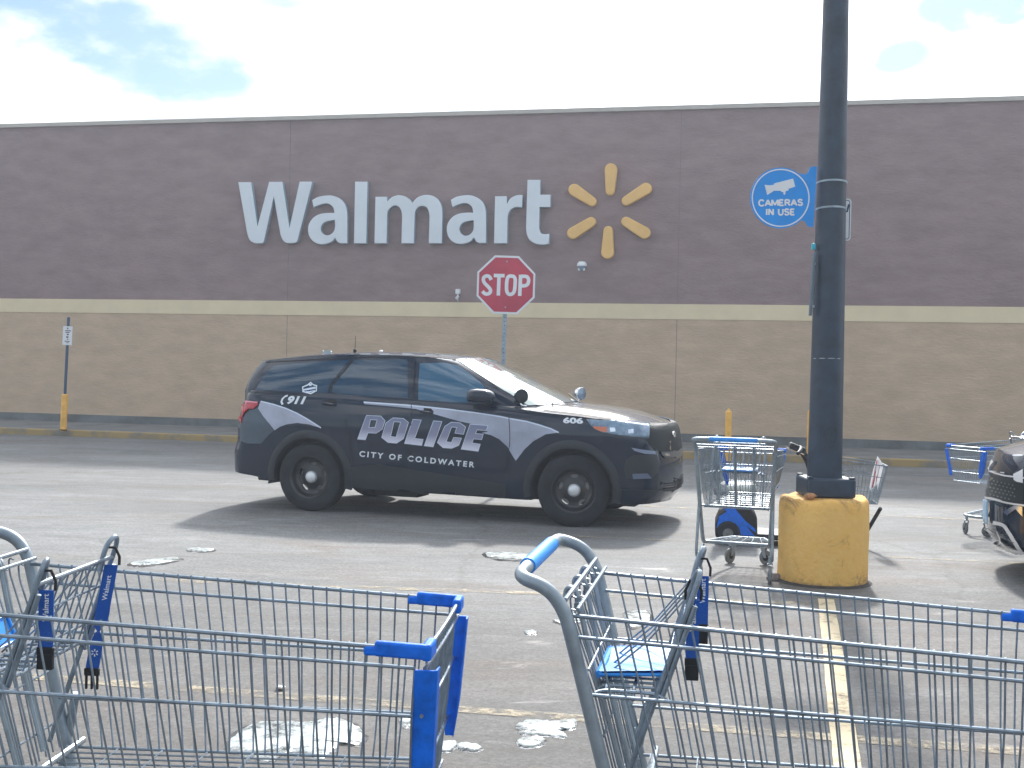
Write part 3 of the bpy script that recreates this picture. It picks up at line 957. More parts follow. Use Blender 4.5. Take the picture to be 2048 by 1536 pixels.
sp_([[(.955 * x, .955 * y) for x, y in circ], [(.915 * x, .915 * y) for x, y in circ]], -.0068, .0016, 'white_ring', M_['white'], cs)
icon = X5([(412, 432), (505, 440), (570, 430), (575, 405), (895, 316), (935, 452), (825, 490), (820, 520), (772, 532), (765, 592), (738, 588), (735, 550), (700, 548), (690, 528), (575, 530), (462, 605)])
sp_([icon], -.0068, .0016, 'camera_symbol', M_['white'], cs)
def sign_text(body, cx, cy, wd, ht, parent, y, m, off=.012, rot=0.0, name='lettering', spacing=1.0):
    V, F = text2d(body, 1.0, off, spacing)
    x0, x1, y0, y1 = bounds(V)
    k, l = wd / (x1 - x0), ht / (y1 - y0)
    mb = MB(); vs = []
    for v in V:
        x, z = (v[0] - (x0 + x1) / 2) * k, (v[1] - (y0 + y1) / 2) * l
        vs.append((cx + x * math.cos(rot) - z * math.sin(rot), y, cy + x * math.sin(rot) + z * math.cos(rot)))
    mb.add(vs, F)
    return mb.build(name, m, parent, smooth=False)
c1 = X5([(693, 730)])[0]; c2 = X5([(690, 888)])[0]
GLY = {
    'C': [[(.92, .80), (.75, .97), (.45, 1), (.15, .85), (.05, .5), (.15, .15), (.45, 0), (.75, .03), (.92, .20)]],
    'A': [[(0, 0), (.5, 1)], [(.5, 1), (1, 0)], [(.2, .33), (.8, .33)]],
    'M': [[(.02, 0), (.05, 1)], [(.05, 1), (.5, .1)], [(.5, .1), (.95, 1)], [(.95, 1), (.98, 0)]],
    'E': [[(.08, 0), (.08, 1)], [(.08, .96), (.9, .96)], [(.08, .5), (.8, .5)], [(.08, .04), (.95, .04)]],
    'R': [[(.08, 0), (.08, 1)], [(.08, .96), (.62, .96), (.86, .86), (.86, .62), (.62, .5), (.08, .5)], [(.5, .5), (.95, 0)]],
    'S': [[(.9, .80), (.7, .97), (.35, .98), (.1, .82), (.14, .62), (.5, .52), (.86, .40), (.92, .2), (.68, .02), (.32, .02), (.08, .2)]],
    'I': [[(.5, 0), (.5, 1)]],
    'N': [[(.08, 0), (.08, 1)], [(.08, 1), (.92, 0)], [(.92, 0), (.92, 1)]],
    'U': [[(.08, 1), (.08, .3), (.22, .06), (.5, 0), (.78, .06), (.92, .3), (.92, 1)]],
}
GW = {'C': 1, 'A': 1, 'M': 1.15, 'E': .85, 'R': .95, 'S': .92, 'I': .3, 'N': .95, 'U': .95, ' ': .5}
def stroke_text(body, cx, cy, wd, ht, rot, parent):
    gapw = .20
    tot = sum(GW[c] for c in body) + gapw * (len(body) - 1)
    k = wd / tot; x = 0
    for c in body:
        if c != ' ':
            mb = MB()
            for n_, pth in enumerate(GLY[c]):
                P_ = [((x + px_ * GW[c]) * k - wd / 2 if c != 'I' else (x + .15) * k - wd / 2, (pz - .5) * ht) for px_, pz in pth]
                V, F = strokes([P_], .0135)
                mb.add([(cx + v[0] * math.cos(rot) - v[1] * math.sin(rot), -.0078 - n_ * .0003, cy + v[0] * math.sin(rot) + v[1] * math.cos(rot)) for v in V], F)
            mb.build('letter', M_['white'], parent, smooth=False)
        x += GW[c] + gapw
stroke_text('CAMERAS', c1[0], c1[1], 750 / 8.533 / S_, 100 / 8.533 / S_, .035, cs)
stroke_text('IN USE', c2[0], c2[1], 490 / 8.533 / S_, 100 / 8.533 / S_, .02, cs)
for (yl, yr, yt) in ((375, 400, 335), (820, 845, 790)):
    py = 320 + yt / 8.533
    zc = at_depth(1655, py + 2, LP.y - .118).z - cs.location.z
    rp = .1235
    mb = MB(); P = []
    for k in range(15):
        q = -1.55 + 3.1 * k / 14
        P.append((LP.x - cs.location.x + rp * math.sin(q), LP.y - SY - rp * math.cos(q), zc + .012 * math.cos(q) - .004))
    # flat band
    vs = []
    for p in P: vs += [(p[0], p[1], p[2] - .0075), (p[0], p[1], p[2] + .0075)]
    mb.add(vs, [(2 * i, 2 * i + 2, 2 * i + 3, 2 * i + 1) for i in range(14)])
    mb.build('strap', M_['galv'], cs)

# ---- white sign behind the pole
SY2 = LP.y + .14
S2 = F_PX / SY2
ws = tag(empty('notice_sign', at_depth(1672, 439, SY2)), 'white rounded notice sign mostly hidden behind the right side of the pole', 'sign')
def rrect(x0, x1, y0, y1, r, k=6):
    out = []
    for cx, cy, a in ((x1 - r, y1 - r, 0), (x0 + r, y1 - r, PI / 2), (x0 + r, y0 + r, PI), (x1 - r, y0 + r, 3 * PI / 2)):
        for i in range(k + 1):
            t = a + PI / 2 * i / k
            out.append((cx + r * math.cos(t), cy + r * math.sin(t)))
    return out
hw, hh = 30 / S2, 42 / S2
sp_([rrect(-hw, hw, -hh, hh, .028)], 0, .004, 'plate', M_['white'], ws)
sp_([rrect(-hw + .011, hw - .011, -hh + .011, hh - .011, .02), rrect(-hw + .017, hw - .017, -hh + .017, hh - .017, .016)], -.003, .001, 'border_line', M_['post_blue'], ws)
mb = MB(); mb.add([(x, -.0035, z) for x, z in [((a - 30 - 1640 + 0) / S2, (439 - b) / S2) for a, b in ((1689, 424), (1693, 424), (1697, 408), (1693, 408))]], [(0, 1, 2, 3)])
mb.v = [(x + (1640 - 1642) / S2 * 0, y, z) for x, y, z in mb.v]
mb.build('lettering', M_['post_blue'], ws, smooth=False)
# ---- dark plate seen edge-on at the left of the pole
SY3 = LP.y - .02
p0, p1 = at_depth(1624, 497, SY3), at_depth(1618.5, 632, SY3)
es = tag(empty('side_sign', p0), 'dark sign plate seen edge-on at the left of the pole with a teal tip', 'sign')
h_ = p0.z - p1.z
mb = MB(); mb.box((-.004, -.05, -h_ / 2 - .02), (.016, .05, h_ - .04), Matrix.Rotation(.040, 3, 'Y'))
mb.build('plate', mat('weathered_grey', (.10, .15, .19), .5, var=.2), es, bevel=.003)
mb = MB(); mb.box((.003, -.03, .012), (.026, .05, .05)); mb.build('clip', mat('teal_tip', (.02, .42, .55), .4), es, bevel=.006)
for z_ in (-.12, -.46):
    mb = MB(); mb.box((.03, .0, z_), (.05, .02, .02)); mb.build('bracket', M_['galv'], es)

# ================================================================== SHOPPING CARTS
WIRE, RAIL = 0.0024, 0.0042
def cart_parts():
    """all meshes of one cart in its own coordinates: x forward, y left, z up, rear post tops at x = 0"""
    P = []
    tl = lambda x: 0.98 - 0.05 * x / 1.064          # top rail height
    TRr, TRf, BRr, BRf = .272, .262, .235, .175     # half widths
    TF, BF, BB = 1.064, 1.042, .115                 # front top x, front bottom x, rear bottom x
    zr, zf = .535, .565
    def side(u, t, sy):
        """u 0..1 along, t 0 (top) .. 1 (bottom)"""
        xt = u * TF; xb = BB + u * (BF - BB)
        zt = tl(xt); zb = zr + (zf - zr) * u
        yt = TRr + (TRf - TRr) * u; yb = BRr + (BRf - BRr) * u
        # nearly straight, tucking in near the floor
        ty = max(0.0, t) ** 2.6
        return Vector((xt + (xb - xt) * t, sy * (yt + (yb - yt) * ty), zt + (zb - zt) * t))
    T = [0, .10, .37, .74, 1.0]
    mb = MB()
    for sy in (-1, 1):
        for k, t in enumerate(T):
            us = [-.022, .25, .5, .75, 1.0 if k == 0 else .985]
            mb.tube([side(u, t, sy) + Vector((0, sy * .003, 0)) for u in us], RAIL * (1.15 if k == 0 else 1.0), 8)
        nw = 31
        for i in range(nw):
            u = (i + .5) / nw
            mb.tube([side(u, t, sy) + Vector((random.uniform(-.0012, .0012), 0, 0)) for t in (-.014, .35, .74, .88, 1.0)], WIRE, 5)
    # front panel
    def front(v, t):
        a, b = side(1, t, -1), side(1, t, 1)
        p = a.lerp(b, v); p.x += .004 * math.sin(PI * v) * (1 - .6 * t)
        return p
    for k, t in enumerate(T):
        mb.tube([front(v / 8, t) + Vector((.003, 0, 0)) for v in range(9)], RAIL * (1.15 if k == 0 else 1.0), 8)
    for i in range(1, 16):
        mb.tube([front(i / 16, t) for t in (-.004, .5, 1.0)], WIRE, 5)
    # floor
    for i in range(1, 12):
        v = i / 12
        a = side(0, 1, -1).lerp(side(0, 1, 1), v); b = side(1, 1, -1).lerp(side(1, 1, 1), v)
        mb.tube([a, b], WIRE, 5)
    for i in range(0, 9):
        u = i / 8
        mb.tube([side(u, 1, -1), side(u, 1, 1)], RAIL * .9 if i % 4 == 0 else WIRE, 5)
    P.append(('basket', mb, M_['steel'], None))
    # rear gate, hinged on two rods between the posts
    mb = MB()
    gx = lambda z: -.040 + (1.0 - z) * .25
    mb.tube([(gx(1.0), -.285, 1.015), (gx(1.0), .285, 1.015)], .0055, 8)
    mb.tube([(gx(.985) + .022, -.28, .995), (gx(.985) + .022, .28, .995)], .0045, 8)
    for z in (.86, .72, .60):
        mb.tube([(gx(z) + .012, -.24, z), (gx(z) + .012, .24, z)], WIRE * 1.2, 6)
    for i in range(13):
        y = -.235 + .47 * i / 12
        zt = 1.0 if i % 2 else .98
        mb.tube(fillet([(gx(zt) + .012, y, zt + .004), (gx(zt) - .002, y, zt + .008), (gx(zt) + .002, y, zt - .03), (gx(.8) + .012, y * .98, .8), (gx(.54) + .014, y * .90, .54)], .012, 3), WIRE, 5)
    P.append(('rear_gate', mb, M_['steel'], None))
    # flat stays of the gate with hooked ends
    mb = MB()
    for y in (-.14, 0.0, .14):
        for dy in (-.006, .006):
            mb.tube(fillet([(gx(1.03) - .012, y + dy, .99), (gx(1.03) - .010, y + dy, 1.018), (gx(1.0) + .006, y + dy, 1.012), (gx(.9) + .01, y + dy, .88), (gx(.56) + .02, y * .9 + dy, .56)], .02, 4), .0055, 6)
    P.append(('gate_stay', mb, M_['steel_frame'], None))
    # tubular frame with the push handle
    mb = MB()
    for sy in (-1, 1):
        path = [(-.140, sy * .17, 1.064), (-.140, sy * .298, 1.062), (-.075, sy * .300, 1.042), (-.040, sy * .294, .995), (-.022, sy * .290, .93), (.095, sy * .264, .48), (.155, sy * .250, .262), (.62, sy * .20, .225), (.93, sy * .125, .205)]
        mb.tube(fillet(path, .055, 7), .0148, 12)
        # second stay dropping to the rear caster
        mb.tube(fillet([(.10, sy * .272, .66), (.055, sy * .278, .40), (.035, sy * .282, .20), (.06, sy * .278, .155), (.20, sy * .255, .235)], .04, 5), .0115, 10)
    mb.tube([(.93, -.125, .205), (.955, -.07, .20), (.955, .07, .20), (.93, .125, .205)], .0148, 10)
    mb.tube([(.205, -.25, .262), (.205, .25, .262)], .010, 8)
    mb.tube([(.125, -.265, .545), (.125, .265, .545)], .008, 8)
    P.append(('frame', mb, M_['steel_frame'], None))
    # grip
    mb = MB(); mb.tube([(-.140, -.175, 1.064), (-.140, .175, 1.064)], .0185, 16)
    P.append(('grip', mb, M_['blue_grip'], None))
    # lower tray
    mb = MB()
    for i in range(7):
        x = .23 + .68 * i / 6; hw = .25 - .125 * (x - .2) / .75
        mb.tube([(x, -hw, .245 - .03 * i / 6), (x, hw, .245 - .03 * i / 6)], RAIL, 6)
    for i in range(5):
        y = -1 + 2 * (i + .5) / 5
        mb.tube([(.21, y * .24, .252), (.94, y * .115, .215)], WIRE * 1.3, 6)
    P.append(('lower_tray', mb, M_['steel'], None))
    # child seat: folding back, seat wires
    sx = lambda z: .156 + (z - .82) * .33
    mb = MB()
    for sy in (-1, 1):
        y = sy * .195
        mb.tube(fillet([(sx(.56), y, .56), (sx(.82), y, .82), (sx(1.0), y, 1.0), (sx(1.06), y + .0, 1.06), (sx(1.075) - .004, y - sy * .02, 1.075), (sx(1.06) - .012, y - sy * .04, 1.055), (sx(1.0) - .006, y - sy * .045, .995)], .03, 5), .0062, 8)
        mb.tube([(sx(.80) + .012, y, .80), (sx(1.0) + .012, y, 1.0)], .0062, 8)
    mb.tube([(sx(1.02), -.20, 1.02), (sx(1.02), .20, 1.02)], .0055, 8)
    for z in (.95, .86):
        mb.tube([(sx(z), -.195, z), (sx(z), .195, z)], WIRE * 1.2, 6)
    for i in range(9):
        y = -.155 + .31 * i / 8
        mb.tube([(sx(1.02), y, 1.022), (sx(.82), y, .815)], WIRE, 5)
        mb.tube([(sx(1.02) - .002, y, 1.02), (sx(.90) - .06, y, .90), (sx(.82) - .13, y, .815)], WIRE, 5) if i % 2 else None
    P.append(('seat_back', mb, M_['steel'], None))
    mb = MB()
    for x in (.04, .10, .155):
        mb.tube(fillet([(x, -.20, .79), (x, -.18, .812), (x, .18, .812), (x, .20, .79)], .02, 3), RAIL, 6)
    for i in range(10):
        y = -.17 + .34 * i / 9
        mb.tube(fillet([(.16, y, .812), (.03, y, .812), (.015, y, .795), (.03, y, .780)], .015, 3), WIRE * 1.25, 6)
    for sy in (-1, 1):
        mb.tube(fillet([(.01, sy * .225, .80), (.03, sy * .19, .806), (.15, sy * .19, .806), (.175, sy * .22, .80)], .03, 4), RAIL, 6)
    P.append(('seat_wires', mb, M_['steel'], None))
    # blue plastic seat flap
    mb = MB()
    def flap(u, v):
        x = .020 + u * (.150 - .03 * v * 0); y = -.150 + .25 * v
        return Vector((x + .01 * math.sin(PI * v) * 0, y, .832 + .012 * u + .004 * math.cos(v * PI * 2)))
    us = [i / 8 for i in range(9)]; vv = [i / 10 for i in range(11)]
    mb.grid(flap, us, vv); k = len(mb.v)
    mb.grid(lambda u, v: flap(u, v) + Vector((0, 0, -.006)), us, vv, flip=True)
    for a, b in ((0, 8), (8, 98), (98, 90), (90, 0)):
        pass
    mb.tube([(.020, -.150, .829), (.020, .10, .829)], .0085, 8)
    mb.tube([(.168, -.15, .84), (.168, .10, .84)], .005, 8)
    mb.tube([(.020, -.150, .829), (.168, -.15, .838)], .004, 6); mb.tube([(.020, .10, .829), (.168, .10, .838)], .004, 6)
    P.append(('seat_flap', mb, M_['blue_grip'], None))
    # corner caps and corner posts, bright blue
    for sy in (-1, 1):
        mb = MB()
        def capseg(p, q, wd, hh, lo=.0):
            p, q = Vector(p), Vector(q)
            d = (q - p); L = d.length; d.normalize()
            s = d.cross(Vector((0, 0, 1))).normalized(); u = s.cross(d)
            R_ = Matrix((d, s, u)).transposed()
            mb.box((p + q) / 2 + Vector((0, 0, lo)), (L, wd, hh), R_)
        a = side(.905, 0, sy); b = side(1.0, 0, sy)
        capseg(a + Vector((0, sy * .003, -.001)), b + Vector((.009, sy * .003, -.001)), .020, .031, -.002)
        capseg(a + Vector((-.022, sy * .003, -.004)), a + Vector((.01, sy * .003, -.004)), .018, .020, -.004)
        c = front(.5 - sy * -.5 if False else (0.12 if sy < 0 else .88), 0)
        capseg(b + Vector((.004, sy * .010, -.002)), c + Vector((.004, 0, -.002)), .021, .034, -.002)
        P.append(('corner_cap', mb, M_['blue'], None, .006))
        mb = MB()
        top, bot = side(1.0, .105, sy), side(1.0, .86, sy)
        # angle section wrapped round the corner
        prof = [(-.036, .004), (-.034, .010), (.004, .011), (.012, .004), (.013, -.030), (.009, -.031), (.006, .002), (-.034, .001)]
        vs = []
        for kk in range(7):
            t = kk / 6; p = top.lerp(bot, t); s_ = 1.0 - (.55 * max(0, (t - .7) / .3) if sy > 0 else 0)
            for (dx, dy) in prof: vs.append((p.x + .018 + dx * s_, p.y + sy * dy * s_, p.z))
        n = len(prof)
        fs = [(i * n + j, i * n + (j + 1) % n, (i + 1) * n + (j + 1) % n, (i + 1) * n + j) for i in range(6) for j in range(n)]
        fs += [tuple(range(n)), tuple(6 * n + j for j in range(n - 1, -1, -1))]
        mb.add(vs, fs)
        P.append(('corner_post', mb, M_['blue'], None, .002))
    return P
def caster(parent, x, y, rz, r=.062):
    mb = MB()
    c = Vector((x, y, 0)); d = Vector((math.cos(rz), math.sin(rz), 0)); s = Vector((-d.y, d.x, 0))
    wc = c + d * -.03 + Vector((0, 0, r))
    mb.lathe([(.014, .20), (.014, .15), (.022, .148), (.022, .140)], 12, 'z', (x, y, 0))
    for k in (-1, 1):
        q = s * (.019 * k)
        a = c + q + Vector((0, 0, .142)); b = wc + q
        mb.add([a + d * .018, a - d * .022, b - d * .012, b + d * .012, a + d * .018 + s * .003, a - d * .022 + s * .003, b - d * .012 + s * .003, b + d * .012 + s * .003],
               [(0, 1, 2, 3), (7, 6, 5, 4), (0, 4, 5, 1), (1, 5, 6, 2), (2, 6, 7, 3), (3, 7, 4, 0)])
    f = mb.build('caster_fork', M_['steel_frame'], parent)
    mb = MB(); mb.lathe([(r * .45, -.013), (r * .9, -.0125), (r, -.008), (r, .008), (r * .9, .0125), (r * .45, .013)], 28, 'y')
    wv = MB(); R_ = Matrix.Rotation(rz, 3, 'Z')
    wv.add([R_ @ Vector(v) + wc for v in mb.v], mb.f)
    wv.build('wheel', M_['wheel_grey'], f)
    mb = MB(); mb.lathe([(.004, -.016), (r * .42, -.0145), (r * .44, .0), (r * .42, .0145), (.004, .016)], 18, 'y')
    wv = MB(); wv.add([R_ @ Vector(v) + wc for v in mb.v], mb.f)
    wv.build('wheel_hub', M_['rubber'], f)
    return f
proto = empty('shopping_cart')
for it in cart_parts():
    it[1].build(it[0], it[2], proto, bevel=it[4] if len(it) > 4 else 0.0)
for (x, y, a) in ((.055, .265, .4), (.055, -.265, .1), (.90, .125, -.5), (.90, -.125, 1.1)):
    caster(proto, x, y, a)
def copy_tree(o, parent=None):
    c = o.copy(); col.objects.link(c); c.parent = parent
    for ch in list(o.children): copy_tree(ch, c)
    return c
def webbing(parent, pts, wd, dirs, text=True, label=None):
    """a safety belt hanging through pts (local cart coordinates); dirs = width direction at each point"""
    P = crom(pts, 5); D = crom(dirs, 5)
    mb = MB(); vs = []
    for p, d in zip(P, D):
        d = d.normalized() * wd / 2
        n = Vector((d.y, -d.x, 0)).normalized() * .0012 if abs(d.z) < .9 * d.length else Vector((.001, 0, 0))
        vs += [p - d - n, p + d - n, p + d + n, p - d + n]
    k = len(P)
    fs = [(i * 4 + j, i * 4 + (j + 1) % 4, i * 4 + 4 + (j + 1) % 4, i * 4 + 4 + j) for i in range(k - 1) for j in range(4)]
    fs += [(3, 2, 1, 0), tuple(k * 4 - 4 + j for j in range(4))]
    mb.add(vs, fs)
    b = mb.build('seat_belt', M_['blue_belt'], parent, angle=30)
    return b, P, D
def belt(parent, top, ln, y_off, lean=(0, 0), wd=.026, facing=(1, 0), word='Walmart', twist=0.0, spark=False):
    """flat strap with printed word, ends in a black buckle"""
    tx, ty, tz = top
    fx, fy = facing
    TS = (0, .2, .4, .55, .7, .85, 1)
    def ang(t):
        q = max(0, min(1, (t - .42) / .36)); return twist * q * q * (3 - 2 * q)
    pts = [Vector((tx + lean[0] * t, ty + lean[1] * t, tz - ln * t)) for t in TS]
    dirs = [Vector((fx * math.cos(ang(t)) - fy * math.sin(ang(t)), fx * math.sin(ang(t)) + fy * math.cos(ang(t)), 0)) for t in TS]
    b, P, D = webbing(parent, pts, wd, dirs)
    # black loop over the bar
    mb = MB(); d = dirs[0].normalized()
    t0 = pts[0]
    mb.tube([t0 - d * wd * .6, t0 - d * wd * .62 + Vector((0, 0, .02)), t0 - d * wd * .3 + Vector((0, 0, .042)), t0 + d * wd * .3 + Vector((0, 0, .042)), t0 + d * wd * .62 + Vector((0, 0, .02)), t0 + d * wd * .6], .0035, 6)
    mb.build('belt_loop', M_['black'], b)
    e = pts[-1]; d = dirs[-1].normalized(); n = Vector((-d.y, d.x, 0))
    R_ = Matrix((d, n, Vector((0, 0, 1)))).transposed()
    mb = MB()
    mb.box(e + Vector((0, 0, -.006)), (wd * 1.12, .010, .018), R_)
    if spark:
        for k in (-1, 0, 1): mb.box(e + d * (k * wd * .42) + Vector((0, 0, -.030)), (.0055, .007, .036), R_)
    else:
        mb.box(e + Vector((0, 0, -.028)), (wd * 1.05, .012, .034), R_)
    mb.build('buckle', M_['black'], b, bevel=.002)
    # printed word running up the strap
    for (body, frac, hgt, lng) in ((word, .30 if not spark else .22, .013, .06),):
        V, F = text2d(body, 1.0, .015)
        x0, x1, y0, y1 = bounds(V)
        k = lng / (x1 - x0); l = hgt / (y1 - y0)
        mb = MB(); vs = []
        for v in V:
            a = (v[0] - (x0 + x1) / 2) * k; c = (v[1] - (y0 + y1) / 2) * l
            zz = pts[0].z - ln * frac + a
            t = (pts[0].z - zz) / ln
            base = Vector((tx + lean[0] * t, ty + lean[1] * t, zz))
            dd = dirs[0].normalized()
            side_n = Vector((dd.y, -dd.x, 0))
            if side_n.y > 0: side_n = -side_n
            vs.append(base - dd * c + side_n * .0022)
        mb.add(vs, F)
        mb.build('lettering', M_['white'], b, smooth=False)
    if spark:
        mb = MB()
        for k in range(6):
            a = PI / 2 + k * PI / 3; cz = pts[0].z - ln * .84
            cpt = Vector((tx + lean[0] * .84, ty + lean[1] * .84 - .0024, cz))
            ux, uz = math.cos(a), math.sin(a)
            q = [(.0035, -.0011), (.009, -.0018), (.009, .0018), (.0035, .0011)]
            mb.add([cpt + Vector((ux * r_ - uz * h_, 0, uz * r_ + ux * h_)) for r_, h_ in q], [(0, 1, 2, 3)])
        mb.build('emblem', M_['white'], b, smooth=False)
    return b
def place_cart(src, rear_far, yaw, s, label):
    """rear_far: world position of the far (local +y) rear top corner, heights ignored"""
    c = src
    c.rotation_euler = (0, 0, yaw); c.scale = (s, s, s)
    off = Matrix.Rotation(yaw, 3, 'Z') @ Vector((0, .272 * s, 0))
    c.location = (rear_far[0] - off.x, rear_far[1] - off.y, 0)
    return tag(c, label, 'shopping cart', 'loose shopping carts in the parking lot')
CS = 1.10
left_cart = copy_tree(proto); mid_cart = copy_tree(proto); far_cart = copy_tree(proto)
place_cart(left_cart, (-1.300, 3.32), -math.radians(4.6), CS, 'near shopping cart at the lower left, its front end with blue corners in view')
place_cart(proto, (.288, 3.36), -math.radians(10.5), CS, 'near shopping cart at the lower right with blue handle grip and blue seat flap')
for c_ in left_cart.children:
    if c_.name.startswith('seat_flap'):            # this cart's flap is folded up against the rear gate
        c_.rotation_euler = (0, math.radians(-105), 0)
        c_.scale = (.42, 1, 1)
        c_.location = Vector((.03, 0, .83)) - Matrix.Rotation(math.radians(-105), 3, 'Y') @ Vector((.02 * .42, 0, .83))
bt = 1.005
belt(left_cart, (.232, -.17, bt), .125, 0, facing=(1, 0), wd=.033)
belt(left_cart, (.232, .165, bt), .250, 0, lean=(-.035, -.02), facing=(1, 0), wd=.033, twist=3.1, spark=True)
belt(proto, (.222, -.15, bt), .130, 0, facing=(1, 0.1), wd=.028)
belt(proto, (.235, .165, bt), .120, 0, facing=(1, 0), wd=.028)
# cart beside the lamp post, seen from behind
yaw = math.radians(72)
mc = Vector((1.79, 9.50, 0))
Rm = Matrix.Rotation(yaw, 3, 'Z')
o = Rm @ Vector((.055, 0, 0)) * 1.06
place_cart(mid_cart, (0, 0), yaw, 1.06, 'empty shopping cart seen from behind, standing just left of the yellow concrete base')
mid_cart.location = (mc.x - o.x, mc.y - o.y, 0)
# cart behind the parked vehicle, only its front end showing
yaw = math.radians(180 + 25)
place_cart(far_cart, (0, 0), yaw, 1.0, 'shopping cart half hidden behind the parked vehicle, only its front end showing')
tgt = at_depth(1932, 890, 12.45)
off = Matrix.Rotation(yaw, 3, 'Z') @ Vector((1.064, 0, 0))
far_cart.location = (tgt.x - off.x, tgt.y - off.y, 0)

# ================================================================== VEHICLES
ROUND_OUT = [(-1.08, 0), (-1.078, .25), (-1.07, .45), (-1.045, .62), (-1.0, .75), (-.92, .85), (-.80, .915), (-.60, .95), (-.3, .97), (.2, .98), (.8, .985), (1.5, .985), (2.2, .985), (2.8, .985), (3.15, .975), (3.4, .95), (3.58, .90), (3.70, .82), (3.79, .70), (3.85, .55), (3.89, .38), (3.905, .2), (3.91, 0)]
LOW_OUT = [(-1.08, 0), (-1.08, .25), (-1.078, .45), (-1.07, .65), (-1.04, .80), (-.97, .89), (-.85, .94), (-.62, .96), (-.3, .972), (.2, .98), (.8, .985), (1.5, .985), (2.2, .985), (2.8, .985), (3.2, .98), (3.50, .965), (3.68, .935), (3.80, .875), (3.88, .78), (3.935, .64), (3.97, .45), (3.99, .22), (3.995, 0)]
def ss(x, a, b):
    t = max(0, min(1, (x - a) / (b - a))); return t * t * (3 - 2 * t)
WZ = [(.20, .93), (.30, .955), (.42, .975), (.55, .985), (.75, .99), (.90, 1.0), (.98, 1.002), (1.04, .993), (1.12, .985), (1.20, .972), (1.30, .960), (1.38, .935)]
FX = [(.2, -.16), (.28, -.06), (.36, .0), (.70, .0), (.76, -.02), (.85, -.03), (.95, -.045), (1.03, -.065), (1.09, -.10), (1.15, -.16), (1.2, -.2)]
RX = [(.2, .12), (.30, .05), (.40, .0), (.66, .0), (.72, .035), (.9, .045), (1.1, .075), (1.25, .12), (1.36, .16)]
ZB = [(-1.1, .40), (-.7, .36), (-.45, .30), (0, .29), (.45, .285), (1.5, .27), (2.5, .255), (3.1, .27), (3.5, .26), (3.92, .26)]
ZS = [(-1.1, 1.335), (-.6, 1.34), (0, 1.33), (.8, 1.30), (1.6, 1.265), (2.3, 1.235), (2.7, 1.19), (3.1, 1.16), (3.5, 1.125), (3.75, 1.095), (3.92, 1.07)]
def dense(tab, per=5):
    return [tuple(p)[:2] for p in crom([(a, b, 0) for a, b in tab], per)]
